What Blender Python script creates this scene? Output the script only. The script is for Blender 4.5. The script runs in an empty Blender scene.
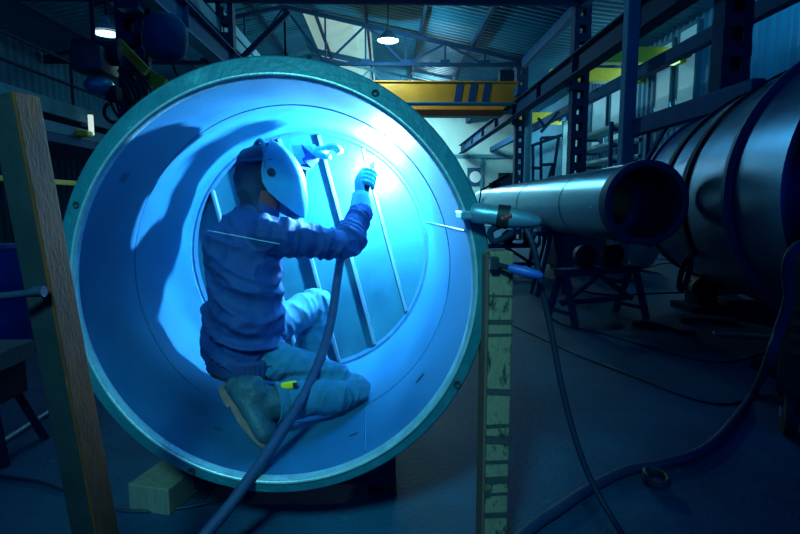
import bpy, bmesh, math, random
from mathutils import Vector, Matrix, noise
from mathutils.bvhtree import BVHTree
random.seed(7)
C = bpy.context.scene
COL = C.collection
V = Vector
PI = math.pi

# ------------------------------------------------------------------ camera
F = 533.0
CAMZ = 1.3
PITCH = math.atan(62 / F)
YAW = math.atan(15 / F)
cd = bpy.data.cameras.new('camera')
cd.sensor_width = 36.0
cd.lens = 36.0 * F / 800.0
cd.clip_start = 0.05
cam = bpy.data.objects.new('camera', cd)
cam.location = (0, 0, CAMZ)
cam.rotation_euler = (PI / 2 - PITCH, 0, -YAW)
COL.objects.link(cam)
C.camera = cam
RC = cam.rotation_euler.to_matrix()


def ray(px, py):
    return RC @ V(((px - 400) / F, -(py - 267) / F, -1))


def P(px, py, y):          # world point seen at a pixel, at hall depth y
    d = ray(px, py)
    t = y / d.y
    return V((d.x * t, y, CAMZ + d.z * t))


def G(px, py, z=0.0):      # world point seen at a pixel, at height z
    d = ray(px, py)
    t = (z - CAMZ) / d.z
    return V((d.x * t, d.y * t, z))


# ------------------------------------------------------------------ materials
def mat(name, col, rough=0.6, metal=0.0, col2=None, scale=4.0, amount=0.5, bump=0.0, bscale=30.0,
        stretch=(1, 1, 1), wear=None, wear_at=0.62, wscale=6.0, spec=0.5, rvar=0.0):
    m = bpy.data.materials.new(name)
    m.use_nodes = True
    nt = m.node_tree
    N, L = nt.nodes, nt.links
    b = N['Principled BSDF']
    b.inputs['Roughness'].default_value = rough
    b.inputs['Metallic'].default_value = metal
    b.inputs['Specular IOR Level'].default_value = spec
    b.inputs['Base Color'].default_value = (*col, 1)
    tc = N.new('ShaderNodeTexCoord')
    mp = N.new('ShaderNodeMapping')
    mp.inputs['Scale'].default_value = stretch
    L.new(tc.outputs['Object'], mp.inputs['Vector'])
    if col2 is None:
        col2 = tuple(c * 0.72 for c in col)
    nz = N.new('ShaderNodeTexNoise')
    nz.inputs['Scale'].default_value = scale
    nz.inputs['Detail'].default_value = 7
    nz.inputs['Roughness'].default_value = 0.62
    L.new(mp.outputs[0], nz.inputs['Vector'])
    cr = N.new('ShaderNodeValToRGB')
    cr.color_ramp.elements[0].position = 0.5 - 0.5 * amount * 0.55
    cr.color_ramp.elements[1].position = 0.5 + 0.5 * amount * 0.55
    cr.color_ramp.elements[0].color = (*col2, 1)
    cr.color_ramp.elements[1].color = (*col, 1)
    L.new(nz.outputs['Fac'], cr.inputs['Fac'])
    out = cr.outputs['Color']
    if wear is not None:
        n2 = N.new('ShaderNodeTexNoise')
        n2.inputs['Scale'].default_value = wscale
        n2.inputs['Detail'].default_value = 9
        n2.inputs['Roughness'].default_value = 0.7
        L.new(mp.outputs[0], n2.inputs['Vector'])
        r2 = N.new('ShaderNodeValToRGB')
        r2.color_ramp.elements[0].position = wear_at
        r2.color_ramp.elements[1].position = wear_at + 0.08
        mx = N.new('ShaderNodeMix')
        mx.data_type = 'RGBA'
        L.new(n2.outputs['Fac'], r2.inputs['Fac'])
        L.new(r2.outputs['Color'], mx.inputs[0])
        L.new(out, mx.inputs[6])
        mx.inputs[7].default_value = (*wear, 1)
        out = mx.outputs[2]
    L.new(out, b.inputs['Base Color'])
    if rvar:
        mr = N.new('ShaderNodeMapRange')
        mr.inputs['To Min'].default_value = max(0.05, rough - rvar)
        mr.inputs['To Max'].default_value = min(1, rough + rvar)
        L.new(nz.outputs['Fac'], mr.inputs['Value'])
        L.new(mr.outputs[0], b.inputs['Roughness'])
    if bump:
        n3 = N.new('ShaderNodeTexNoise')
        n3.inputs['Scale'].default_value = bscale
        n3.inputs['Detail'].default_value = 5
        L.new(mp.outputs[0], n3.inputs['Vector'])
        bp = N.new('ShaderNodeBump')
        bp.inputs['Strength'].default_value = bump
        bp.inputs['Distance'].default_value = 0.01
        L.new(n3.outputs['Fac'], bp.inputs['Height'])
        L.new(bp.outputs[0], b.inputs['Normal'])
    return m


def emit(name, col, strength):
    m = bpy.data.materials.new(name)
    m.use_nodes = True
    b = m.node_tree.nodes['Principled BSDF']
    b.inputs['Base Color'].default_value = (*col, 1)
    b.inputs['Emission Color'].default_value = (*col, 1)
    b.inputs['Emission Strength'].default_value = strength
    return m


M = {}
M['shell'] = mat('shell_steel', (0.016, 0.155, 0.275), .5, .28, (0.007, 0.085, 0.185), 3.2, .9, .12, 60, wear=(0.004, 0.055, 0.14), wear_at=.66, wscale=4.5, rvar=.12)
M['shell_out'] = mat('outer_steel', (0.04, 0.11, 0.15), .6, .3, (0.025, 0.08, 0.11), 4, .8, .1, 50)
M['ring'] = mat('ring_steel', (0.02, 0.23, 0.27), .5, .2, (0.01, 0.155, 0.195), 9, .7, .4, 40, wear=(0.07, 0.34, 0.37), wear_at=.58, wscale=9, rvar=.15)
M['ground_edge'] = mat('ground_edge', (0.45, 0.62, 0.62), .35, .4, (0.2, 0.36, 0.4), 18, .9, .2, 80)
M['seam'] = mat('weld_seam', (0.012, 0.1, 0.19), .55, .3, (0.008, 0.07, 0.145), 20, .8, .5, 90)
M['plate'] = mat('plate_steel', (0.01, 0.125, 0.17), .5, .25, (0.006, 0.085, 0.125), 5, .9, .15, 40, wear=(0.005, 0.065, 0.1), wear_at=.66, wscale=5, rvar=.1)
M['bar'] = mat('bar_steel', (0.11, 0.23, 0.3), .42, .35, (0.07, 0.17, 0.24), 9, .8, .15, 60)
M['dark_hole'] = mat('dark_hole', (.02, .03, .04), .7)
M['jacket'] = mat('jacket_cloth', (0.005, 0.042, 0.18), .72, 0, (0.003, 0.03, 0.135), 5, .8, .35, 160, spec=.4)
M['jacket_rib'] = mat('jacket_rib', (0.007, 0.04, 0.16), .85, 0, (0.005, 0.03, 0.12), 60, .8, .5, 200)
M['piping'] = mat('piping_cloth', (0.3, 0.5, 0.6), .5, 0, (0.2, 0.4, 0.5), 30, .5)
M['jeans'] = mat('work_trousers', (0.016, 0.16, 0.28), .85, 0, (0.01, 0.115, 0.21), 9, .8, .5, 170)
M['boot'] = mat('boot_leather', (0.016, 0.07, 0.1), .6, 0, (0.01, 0.045, 0.07), 14, .8, .4, 90)
M['sole'] = mat('boot_sole', (0.27, 0.12, 0.1), .75, 0, (0.15, 0.075, 0.065), 30, .8, .4, 80)
M['lace'] = mat('boot_lace', (.12, .16, .19), .8)
M['glove'] = mat('glove_leather', (0.16, 0.36, 0.46), .7, 0, (0.1, 0.27, 0.37), 16, .8, .5, 110)
M['skin'] = mat('skin', (.55, .33, .26), .55, 0, (.48, .28, .22), 12, .5)
M['mask'] = mat('mask_shell', (0.05, 0.3, 0.47), .38, 0, (0.04, 0.26, 0.42), 9, .7, .04, 60)
M['black'] = mat('black_rubber', (.012, .016, .022), .6, 0, (.008, .011, .016), 10, .6, .1, 60)
M['hood'] = mat('hood_cloth', (0.01, 0.03, 0.085), .8, 0, (0.006, 0.02, 0.06), 12, .8, .4, 120)
M['red_cloth'] = mat('red_cloth', (.22, .04, .05), .85, 0, (.15, .03, .04), 18, .7, .3, 90)
M['lens'] = mat('dark_lens', (.01, .015, .01), .1)
M['yellow'] = mat('yellow_plastic', (1, 0.62, 0.01), .4, 0, (0.95, 0.55, 0.01), 20, .5)
M['hose'] = mat('hose_rubber', (0.008, 0.025, 0.05), .6, 0, (0.005, 0.015, 0.032), 20, .7, .25, 90)
M['hose_blue'] = mat('hose_sleeve', (0.01, 0.04, 0.11), .7, 0, (0.006, 0.024, 0.07), 16, .8, .3, 80)
M['brass'] = mat('torch_metal', (.5, .45, .38), .35, .8, (.3, .28, .25), 20, .7)
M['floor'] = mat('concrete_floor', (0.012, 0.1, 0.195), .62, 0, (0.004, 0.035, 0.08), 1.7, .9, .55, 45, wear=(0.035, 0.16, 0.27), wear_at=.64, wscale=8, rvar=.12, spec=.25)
M['rust_post'] = mat('worn_post_paint', (0.016, 0.024, 0.027), .75, .1, (0.007, 0.012, 0.016), 7, .9, .22, 40, wear=(0.035, 0.03, 0.024), wear_at=.6, wscale=11, spec=.12)
M['rust'] = mat('rusty_edge', (0.17, 0.04, 0.012), .8, .1, (0.05, 0.018, 0.01), 6, .95, .22, 50, stretch=(3, 3, .9), wear=(0.12, 0.075, 0.05), wear_at=.64, wscale=8, spec=.12)
M['timber'] = mat('old_timber', (0.2, 0.19, 0.14), .8, 0, (0.11, 0.11, 0.085), 6, .9, .4, 60, stretch=(6, 6, 1))
M['timber_grey'] = mat('grey_timber', (0.14, 0.18, 0.18), .85, 0, (0.08, 0.11, 0.115), 6, .9, .4, 60)
M['post_wood'] = mat('painted_post', (.36, .27, .15), .85, 0, (.13, .11, .075), 14, .9, .5, 50, stretch=(1.2, 1.2, .5), wear=(.03, .032, .03), wear_at=.52, wscale=14, spec=.2)
M['post_red'] = mat('post_red_edge', (0.2, 0.085, 0.06), .8, 0, (0.1, 0.05, 0.045), 9, .9, .4, 60)
M['band_dark'] = mat('tar_band', (0.05, 0.055, 0.05), .85, 0, (0.025, 0.028, 0.028), 22, .9, .5, 60)
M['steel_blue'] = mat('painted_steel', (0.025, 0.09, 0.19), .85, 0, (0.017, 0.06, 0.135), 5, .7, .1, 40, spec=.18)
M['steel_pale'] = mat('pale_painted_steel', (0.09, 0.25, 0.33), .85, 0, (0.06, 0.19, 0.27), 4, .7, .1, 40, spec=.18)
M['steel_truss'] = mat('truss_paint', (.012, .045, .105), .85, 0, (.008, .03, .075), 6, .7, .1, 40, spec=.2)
M['vessel_ring'] = mat('vessel_ring_paint', (.03, .10, .2), .6, .2, (.02, .075, .16), 8, .8, .1, 40, spec=.3)
M['steel_dark'] = mat('dark_steel', (0.008, 0.022, 0.05), .85, 0, (0.005, 0.015, 0.036), 6, .7, .15, 40, spec=.18)
M['crane'] = mat('crane_orange', (0.9, 0.24, 0.01), .5, 0, (0.75, 0.19, 0.008), 2, .7)
M['crane_under'] = mat('crane_brown', (.32, .16, .07), .6, 0, (.2, .1, .05), 3, .8)
M['stripe'] = mat('stripe_navy', (.03, .05, .14), .5)
M['crane_yellow'] = mat('crane_yellow', (0.75, 0.5, 0.02), .5, 0, (0.6, 0.4, 0.015), 3, .6)
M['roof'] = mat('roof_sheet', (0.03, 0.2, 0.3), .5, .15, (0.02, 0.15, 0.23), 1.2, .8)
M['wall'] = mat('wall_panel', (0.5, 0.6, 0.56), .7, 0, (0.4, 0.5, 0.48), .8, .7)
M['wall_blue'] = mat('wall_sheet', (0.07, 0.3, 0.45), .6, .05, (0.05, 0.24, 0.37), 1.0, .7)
M['wall_shaded'] = mat('shaded_wall_sheet', (.02, .09, .16), .8, 0, (.012, .06, .11), 1.0, .7, spec=.1)  # darker copy of wall_blue, shade of the left side put into the colour
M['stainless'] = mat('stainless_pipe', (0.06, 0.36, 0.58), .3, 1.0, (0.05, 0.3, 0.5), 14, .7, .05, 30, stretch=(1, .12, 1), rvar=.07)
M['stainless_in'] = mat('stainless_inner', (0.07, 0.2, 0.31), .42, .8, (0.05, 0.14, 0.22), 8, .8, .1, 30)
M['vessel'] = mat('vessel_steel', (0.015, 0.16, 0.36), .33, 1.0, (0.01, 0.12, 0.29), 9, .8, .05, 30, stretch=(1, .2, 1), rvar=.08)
M['sling'] = mat('sling_webbing', (.008, .02, .045), .85, 0, (.005, .012, .03), 20, .8, .4, 90)
M['silver'] = mat('clamp_silver', (0.25, 0.45, 0.5), .38, .5, (0.15, 0.3, 0.36), 12, .8, .1, 60)
M['red'] = mat('red_paint', (.5, .08, .07), .5, 0, (.35, .05, .05), 14, .7)
M['blue_plastic'] = mat('blue_plastic', (.03, .12, .5), .45, 0, (.025, .09, .38), 8, .7)
M['bin'] = mat('bin_blue', (.03, .07, .3), .5, 0, (.02, .05, .22), 4, .7)
M['sack'] = mat('wrap_film', (0.3, 0.48, 0.5), .5, 0, (0.2, 0.36, 0.4), 5, .8, .3, 20)
M['white'] = mat('white_enamel', (.75, .76, .72), .5, 0, (.66, .68, .65), 6, .5)
M['glass_lit'] = emit('lit_pane', (.22, .55, .66), .2)
M['sky_lit'] = emit('skylight_pane', (.55, .74, .62), .32)
M['lamp_lit'] = emit('lamp_glow', (.75, .9, .8), .8)
M['arc'] = emit('arc_glow', (.75, .92, 1), 40)

# ------------------------------------------------------------------ build helpers
ORG = {}


class MB:
    def __init__(self):
        self.bm = bmesh.new()

    def box(self, c, s, rot=None, bevel=0.0):
        r = bmesh.ops.create_cube(self.bm, size=1)
        vs = r['verts']
        for v in vs:
            v.co = V((v.co.x * s[0], v.co.y * s[1], v.co.z * s[2]))
        if bevel:
            es = list({e for v in vs for e in v.link_edges})
            rr = bmesh.ops.bevel(self.bm, geom=es, offset=bevel, segments=2, affect='EDGES', profile=.5)
            vs = list({v for f in rr['faces'] for v in f.verts} | {v for v in vs if v.is_valid})
            seen = set(vs)
            stack = list(vs)
            while stack:
                v = stack.pop()
                for e in v.link_edges:
                    o = e.other_vert(v)
                    if o not in seen:
                        seen.add(o); stack.append(o)
            vs = list(seen)
        m = rot if rot is not None else Matrix.Identity(3)
        for v in vs:
            v.co = m @ v.co + V(c)
        return self

    def bar(self, a, b, w, h, up=V((0, 0, 1)), bevel=0.0):   # rectangular bar between two points
        a, b = V(a), V(b)
        z = (b - a)
        ln = z.length
        z.normalize()
        x = z.cross(up)
        if x.length < 1e-4:
            x = z.cross(V((0, 1, 0)))
        x.normalize()
        y = x.cross(z)
        y.normalize()
        rot = Matrix((x, z, y)).transposed()
        return self.box((a + b) / 2, (w, ln, h), rot, bevel)

    def tube(self, pts, r, seg=10, closed=False, cap=True):
        pts = [V(p) for p in pts]
        n = len(pts)
        rs = r if isinstance(r, (list, tuple)) else [r] * n
        rings = []
        prev = None
        for i, p in enumerate(pts):
            if closed:
                t = pts[(i + 1) % n] - pts[i - 1]
            else:
                t = pts[min(i + 1, n - 1)] - pts[max(i - 1, 0)]
            t.normalize()
            if prev is None:
                x = t.cross(V((0, 0, 1)))
                if x.length < 1e-3:
                    x = t.cross(V((1, 0, 0)))
            else:
                x = prev - t * prev.dot(t)
            x.normalize()
            prev = x
            y = t.cross(x)
            rings.append([self.bm.verts.new(p + (x * math.cos(k * 2 * PI / seg) + y * math.sin(k * 2 * PI / seg)) * rs[i]) for k in range(seg)])
        for i in range(n if closed else n - 1):
            A, B = rings[i], rings[(i + 1) % n]
            for k in range(seg):
                try:
                    self.bm.faces.new((A[k], A[(k + 1) % seg], B[(k + 1) % seg], B[k]))
                except ValueError:
                    pass
        if cap and not closed:
            self.bm.faces.new(rings[0][::-1])
            self.bm.faces.new(rings[-1])
        return self

    def lathe(self, prof, o, ax, seg=48, close=False, cap0=False, cap1=False, a0=0, a1=2 * PI):
        """prof: list of (distance along axis, radius)"""
        o, ax = V(o), V(ax).normalized()
        u = ax.cross(V((0, 0, 1)))
        if u.length < 1e-3:
            u = V((1, 0, 0))
        u.normalize()
        w = u.cross(ax).normalized()
        full = abs(a1 - a0 - 2 * PI) < 1e-6
        ns = seg if full else seg + 1
        rings = []
        for (d, r) in prof:
            rings.append([self.bm.verts.new(o + ax * d + (u * math.cos(a0 + k * (a1 - a0) / seg) + w * math.sin(a0 + k * (a1 - a0) / seg)) * r) for k in range(ns)])
        n = len(rings)
        for i in range(n if close else n - 1):
            A, B = rings[i], rings[(i + 1) % n]
            for k in range(seg):
                k2 = (k + 1) % ns
                self.bm.faces.new((A[k], B[k], B[k2], A[k2]))
        if cap0:
            self.bm.faces.new(rings[0])
        if cap1:
            self.bm.faces.new(rings[-1][::-1])
        return self

    def loft(self, pts, rad, hint=V((0, 1, 0)), seg=18, p=2.0):
        """elliptical rings along a path. rad: list of (across hint-normal, along hint)"""
        pts = [V(q) for q in pts]
        n = len(pts)
        rings = []
        for i, q in enumerate(pts):
            t = pts[min(i + 1, n - 1)] - pts[max(i - 1, 0)]
            t.normalize()
            y = hint - t * hint.dot(t)
            y.normalize()
            x = y.cross(t)
            a, b = rad[i] if isinstance(rad[i], (tuple, list)) else (rad[i], rad[i])
            ring = []
            for k in range(seg):
                th = k * 2 * PI / seg
                c, s = math.cos(th), math.sin(th)
                cx = math.copysign(abs(c) ** (2 / p), c)
                sy = math.copysign(abs(s) ** (2 / p), s)
                ring.append(self.bm.verts.new(q + x * (cx * a) + y * (sy * b)))
            rings.append(ring)
        for i in range(n - 1):
            A, B = rings[i], rings[i + 1]
            for k in range(seg):
                self.bm.faces.new((A[k], A[(k + 1) % seg], B[(k + 1) % seg], B[k]))
        self.bm.faces.new(rings[0][::-1])
        self.bm.faces.new(rings[-1])
        return self

    def sphere(self, c, r, seg=16, scale=(1, 1, 1), rot=None):
        rr = bmesh.ops.create_uvsphere(self.bm, u_segments=seg, v_segments=max(6, seg // 2), radius=r)
        for v in rr['verts']:
            q = V((v.co.x * scale[0], v.co.y * scale[1], v.co.z * scale[2]))
            v.co = (rot @ q if rot is not None else q) + V(c)
        return self

    def prism(self, poly, h0, h1, frame):
        """poly (list of 2-tuples) in frame (o, x, y, n) extruded along n"""
        o, x, y, nn = frame
        A = [self.bm.verts.new(o + x * a + y * b + nn * h0) for a, b in poly]
        B = [self.bm.verts.new(o + x * a + y * b + nn * h1) for a, b in poly]
        n = len(poly)
        self.bm.faces.new(A[::-1])
        self.bm.faces.new(B)
        for i in range(n):
            self.bm.faces.new((A[i], A[(i + 1) % n], B[(i + 1) % n], B[i]))
        return self

    def build(self, name, m, parent=None, smooth=False, angle=40):
        bm = self.bm
        bmesh.ops.recalc_face_normals(bm, faces=bm.faces)
        org = ORG.get(parent.name, V((0, 0, 0))) if parent else None
        if parent is None:
            vs = [v.co for v in bm.verts]
            lo = V((min(v.x for v in vs), min(v.y for v in vs), min(v.z for v in vs)))
            hi = V((max(v.x for v in vs), max(v.y for v in vs), max(v.z for v in vs)))
            org = V(((lo.x + hi.x) / 2, (lo.y + hi.y) / 2, lo.z))
        for v in bm.verts:
            v.co -= org
        me = bpy.data.meshes.new(name)
        bm.to_mesh(me)
        bm.free()
        return link_mesh(name, me, m, parent, org, smooth, angle)


def link_mesh(name, me, m, parent, org, smooth=False, angle=40):
    me.materials.clear()
    me.materials.append(M[m] if isinstance(m, str) else m)
    if smooth:
        for p in me.polygons:
            p.use_smooth = True
        if angle < 180:
            try:
                me.set_sharp_from_angle(angle=math.radians(angle))
            except Exception:
                pass
    o = bpy.data.objects.new(name, me)
    COL.objects.link(o)
    if parent:
        o.parent = parent
    else:
        o.location = org
    ORG[o.name] = org.copy()
    return o


def tag(o, label, cat, group=None, kind=None):
    if label:
        o['label'] = label
    if cat:
        o['category'] = cat
    if group:
        o['group'] = group
    if kind:
        o['kind'] = kind
    return o


def thing(name, loc, label, cat, group=None):
    o = bpy.data.objects.new(name, None)
    o.empty_display_size = .1
    COL.objects.link(o)
    o.location = loc
    ORG[o.name] = V(loc)
    return tag(o, label, cat, group)


def struct(o, label=None):
    o['kind'] = 'structure'
    if label:
        o['label'] = label
    return o


def copy_tree(o, loc, label=None, parent=None):
    c = o.copy()
    COL.objects.link(c)
    if parent:
        c.parent = parent
    else:
        c.location = loc
    if label:
        c['label'] = label
    for ch in list(o.children):
        copy_tree(ch, None, None, c)
    return c


def smooth_path(pts, n=8):
    pts = [V(p) for p in pts]
    out = []
    for i in range(len(pts) - 1):
        p0 = pts[max(i - 1, 0)]
        p1, p2 = pts[i], pts[i + 1]
        p3 = pts[min(i + 2, len(pts) - 1)]
        for k in range(n):
            t = k / n
            out.append(.5 * ((2 * p1) + (p2 - p0) * t + (2 * p0 - 5 * p1 + 4 * p2 - p3) * t * t + (3 * p1 - p0 - 3 * p2 + p3) * t ** 3))
    out.append(pts[-1])
    return out


def blob(mb, voxel, iters, disp=None):
    """fuse overlapping closed pieces into one continuous smooth surface"""
    bm = mb.bm
    bmesh.ops.recalc_face_normals(bm, faces=bm.faces)
    me = bpy.data.meshes.new('tmp')
    bm.to_mesh(me)
    bm.free()
    o = bpy.data.objects.new('tmp', me)
    COL.objects.link(o)
    r = o.modifiers.new('r', 'REMESH')
    r.mode = 'VOXEL'
    r.voxel_size = voxel
    s = o.modifiers.new('s', 'SMOOTH')
    s.factor = .5
    s.iterations = iters
    dg = bpy.context.evaluated_depsgraph_get()
    out = bpy.data.meshes.new_from_object(o.evaluated_get(dg))
    bpy.data.objects.remove(o)
    bpy.data.meshes.remove(me)
    if disp:
        nn = [v.normal.copy() for v in out.vertices]
        for v, n in zip(out.vertices, nn):
            v.co = v.co + n * disp(v.co.copy())
        out.update()
    return out


def mesh_child(name, me, m, parent, smooth=True, angle=180):
    org = ORG[parent.name]
    for v in me.vertices:
        v.co -= org
    me.name = name
    return link_mesh(name, me, m, parent, org, smooth, angle)


# ================================================================== THE HALL
X0, X1, Y1 = -12.0, 8.2, 33.0
XR, XL = 5.0, -4.0          # crane column rows
GR, GL = 4.58, -3.6         # crane girders, on the inner side of the columns
RIDGE_X, RIDGE_Z, EAVE_Z = -3.5, 8.5, 6.7
b = MB()
b.box(((X0 + X1) / 2, 13.5, -.1), (X1 - X0 + 1, 41, .2))
struct(b.build('floor', 'floor'))


def sheet(o, du, dv, nu, nv, nrm, amp):
    """trapezoid-ribbed sheet: ribs run along du and repeat along dv"""
    bb = MB()
    rows = []
    for j in range(nv + 1):
        off = amp if (j % 4) in (1, 2) else 0
        rows.append([bb.bm.verts.new(o + du * (i / nu) + dv * (j / nv) + nrm * off) for i in range(nu + 1)])
    for j in range(nv):
        for i in range(nu):
            bb.bm.faces.new((rows[j][i], rows[j][i + 1], rows[j + 1][i + 1], rows[j + 1][i]))
    return bb


def merge(bs):
    a = bs[0]
    for x in bs[1:]:
        me = bpy.data.meshes.new('t')
        x.bm.to_mesh(me)
        x.bm.free()
        a.bm.from_mesh(me)
        bpy.data.meshes.remove(me)
    return a


roof = merge([
    sheet(V((RIDGE_X, -5, RIDGE_Z)), V((XR + .3 - RIDGE_X, 0, EAVE_Z - RIDGE_Z)), V((0, 38, 0)), 1, 540, V((0, 0, -1)), .05),
    sheet(V((RIDGE_X, -5, RIDGE_Z)), V((X0 - RIDGE_X, 0, EAVE_Z - RIDGE_Z)), V((0, 38, 0)), 1, 540, V((0, 0, -1)), .05),
    sheet(V((XR, -5, 6.55)), V((X1 - XR, 0, -.35)), V((0, 38, 0)), 1, 540, V((0, 0, -1)), .04)])
struct(roof.build('ceiling', 'roof'))
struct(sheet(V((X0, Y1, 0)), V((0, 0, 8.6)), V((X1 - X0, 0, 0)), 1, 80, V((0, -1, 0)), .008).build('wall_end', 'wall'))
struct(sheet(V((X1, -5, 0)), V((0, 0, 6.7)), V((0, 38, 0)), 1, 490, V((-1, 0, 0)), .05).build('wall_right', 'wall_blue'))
struct(sheet(V((X0, -5, 0)), V((0, 0, 6.9)), V((0, 38, 0)), 1, 392, V((1, 0, 0)), .05).build('wall_left', 'wall_shaded'))
# purlins under the roof
k = 0
for side, xe in ((1, XR), (-1, X0)):
    for t in (.12, .34, .56, .78):
        x = RIDGE_X + (xe - RIDGE_X) * t
        z = RIDGE_Z + (EAVE_Z - RIDGE_Z) * t - .14
        k += 1
        struct(MB().box((x, 17.5, z), (.09, 31, .16)).build('trim_%d' % k, 'steel_truss'))
k += 1
struct(MB().box((2, Y1 - .1, 4.25), (12, .12, .22)).build('trim_%d' % k, 'steel_pale'))
# skylights in the roof, and lit panels on the right wall
wn = 0


def roof_pt(x, y, dz):
    t = (x - RIDGE_X) / (XR - RIDGE_X) if x > RIDGE_X else (x - RIDGE_X) / (X0 - RIDGE_X)
    return V((x, y, RIDGE_Z + (EAVE_Z - RIDGE_Z) * t + dz))


for (xa, xb, ya, yb) in ((-3.0, -.5, 20.6, 25.2), (-3.0, -.5, 26.4, 31.5), (1.2, 3.2, 26.4, 31.5)):
    wn += 1
    bb = MB()
    q = [roof_pt(xa, ya, -.07), roof_pt(xb, ya, -.07), roof_pt(xb, yb, -.07), roof_pt(xa, yb, -.07)]
    lo = [bb.bm.verts.new(p) for p in q]
    hi = [bb.bm.verts.new(p + V((0, 0, .03))) for p in q]
    bb.bm.faces.new(lo)
    bb.bm.faces.new(hi[::-1])
    for i in range(4):
        bb.bm.faces.new((lo[i], lo[(i + 1) % 4], hi[(i + 1) % 4], hi[i]))
    w = struct(bb.build('window_%d' % wn, 'sky_lit'))
for (ya, yb, za, zb) in ((14.1, 15.0, 3.5, 6.0), (15.3, 16.2, 3.5, 5.9), (18.0, 19.4, 3.3, 5.3), (19.7, 21.1, 3.3, 5.3), (22.5, 24.5, 2.6, 5.3)):
    wn += 1
    w = struct(MB().box((X1 - .1, (ya + yb) / 2, (za + zb) / 2), (.04, yb - ya, zb - za)).build('window_%d' % wn, 'glass_lit'))
    fr = MB()
    for y in (ya, yb):
        fr.box((X1 - .11, y, (za + zb) / 2), (.08, .08, zb - za + .08))
    for z in (za, zb):
        fr.box((X1 - .11, (ya + yb) / 2, z), (.08, yb - ya, .08))
    fr.build('window_frame', 'steel_pale', w)
# big sliding door in the end wall
d = struct(MB().box((3.2, Y1 - .14, 2.05), (5.6, .1, 4.1)).build('door_1', 'wall'))
jb = MB()
for x in (.6, 2.5, 4.3, 5.9):
    jb.box((x, Y1 - .22, 2.05), (.14, .08, 4.1))
jb.build('door_frame', 'steel_pale', d)
wn += 1
w = struct(MB().box((7.6, Y1 - .12, 2.5), (1.3, .1, 1.5)).build('window_%d' % wn, 'steel_dark'))

# ------------------------------------------------------------------ columns
def column(x, y, h, label):
    t = thing('crane_column', (x, y, 0), label, 'column', 'battened steel columns of the crane hall')
    for s in (-1, 1):
        bb = MB()
        bb.box((x + s * .2, y, h / 2), (.018, .26, h))
        for q in (-1, 1):
            bb.box((x + s * .145, y + q * .125, h / 2), (.13, .016, h))
        bb.build('channel', 'steel_truss', t)
    n = int((h - .2) / .4)
    for i in range(n):
        z = .3 + i * .4
        MB().box((x, y - .14, z), (.42, .014, .2)).box((x, y + .14, z), (.42, .014, .2)).build('batten', 'steel_truss', t)
    MB().box((x, y, .015), (.6, .5, .03)).build('base_plate', 'steel_dark', t)
    return t


column(XR, XR / P(731, 50, 1).x, 6.3, 'nearest blue battened column on the right, rising behind the large vessel')
column(XR, XR / P(578.5, 100, 1).x, 6.3, 'second blue battened column on the right, beside the pipe rack')
column(XR, XR / P(520, 140, 1).x, 6.3, 'third blue battened column on the right, under the orange crane end')
YC = XL / P(134, 50, 1).x
column(XL, YC, 6.3, 'dark battened column on the left carrying the barrel shaped drum')
column(XL, 14.2, 6.3, 'left battened column behind the top of the ring, second in its row')

# ------------------------------------------------------------------ crane runway girders
def girder(x, xc, label):
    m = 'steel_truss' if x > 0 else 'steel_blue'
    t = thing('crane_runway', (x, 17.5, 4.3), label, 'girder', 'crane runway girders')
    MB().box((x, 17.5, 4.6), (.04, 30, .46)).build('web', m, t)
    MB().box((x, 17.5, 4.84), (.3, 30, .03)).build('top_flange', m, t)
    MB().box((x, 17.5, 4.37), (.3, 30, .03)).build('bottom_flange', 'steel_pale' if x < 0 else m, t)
    MB().box((x, 17.5, 4.885), (.06, 30, .06)).build('rail', 'steel_pale', t)
    for i in range(10):
        MB().box((x, 4 + i * 3, 4.6), (.26, .02, .44)).build('stiffener', m, t)
    for y in ((7.7, 13.8, 19.7) if x > 0 else (8.5, 14.2)):
        MB().box(((x + xc) / 2, y, 4.27), (.3, .2, .16)).build('bracket', m, t)
    return t


girder(GR, XR, 'long dark blue crane runway girder along the right columns')
girder(GL, XL, 'pale flanged crane runway girder along the left columns')
def eave(x, z, m, label):
    t = tag(MB().box((x, 17.5, z), (.2, 31, .3), bevel=.02).build('eave_beam', m), label, 'beam', 'long eave beams')
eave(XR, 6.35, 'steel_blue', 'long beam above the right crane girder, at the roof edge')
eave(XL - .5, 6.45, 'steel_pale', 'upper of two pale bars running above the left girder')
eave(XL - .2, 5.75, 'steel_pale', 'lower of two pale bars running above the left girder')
eave(XR + 1.5, 4.65, 'steel_blue', 'dark beam crossing the right aisle below the yellow crane')

# ------------------------------------------------------------------ roof trusses
def truss(y, label, tm='steel_truss'):
    zb = 6.28
    t = thing('roof_truss', (RIDGE_X, y, zb), label, 'truss', 'steel roof trusses')
    MB().bar((X0 + .1, y, zb), (XR, y, zb), .12, .12).build('bottom_chord', tm, t)

    def top(x):
        return roof_pt(x, y, -.3).z
    MB().bar((RIDGE_X, y, top(RIDGE_X)), (XR, y, top(XR - .01)), .11, .12).build('top_chord', tm, t)
    MB().bar((RIDGE_X, y, top(RIDGE_X)), (X0 + .1, y, top(X0 + .1)), .11, .12).build('top_chord', tm, t)
    n = 6
    for s, xe in ((1, XR), (-1, X0 + .1)):
        xs = [RIDGE_X + (xe - RIDGE_X) * i / n for i in range(n + 1)]
        for i in range(n):
            MB().bar((xs[i], y, zb), (xs[i], y, top(xs[i])), .06, .06, up=V((0, 1, 0))).build('web', tm, t)
            a, c = ((xs[i], y, zb), (xs[i + 1], y, top(xs[i + 1]))) if i % 2 else ((xs[i], y, top(xs[i])), (xs[i + 1], y, zb))
            MB().bar(a, c, .07, .07, up=V((0, 1, 0))).build('web', tm, t)
            MB().box((xs[i], y - .05, zb + .06), (.34, .03, .2)).build('gusset', tm, t)
    return t


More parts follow.
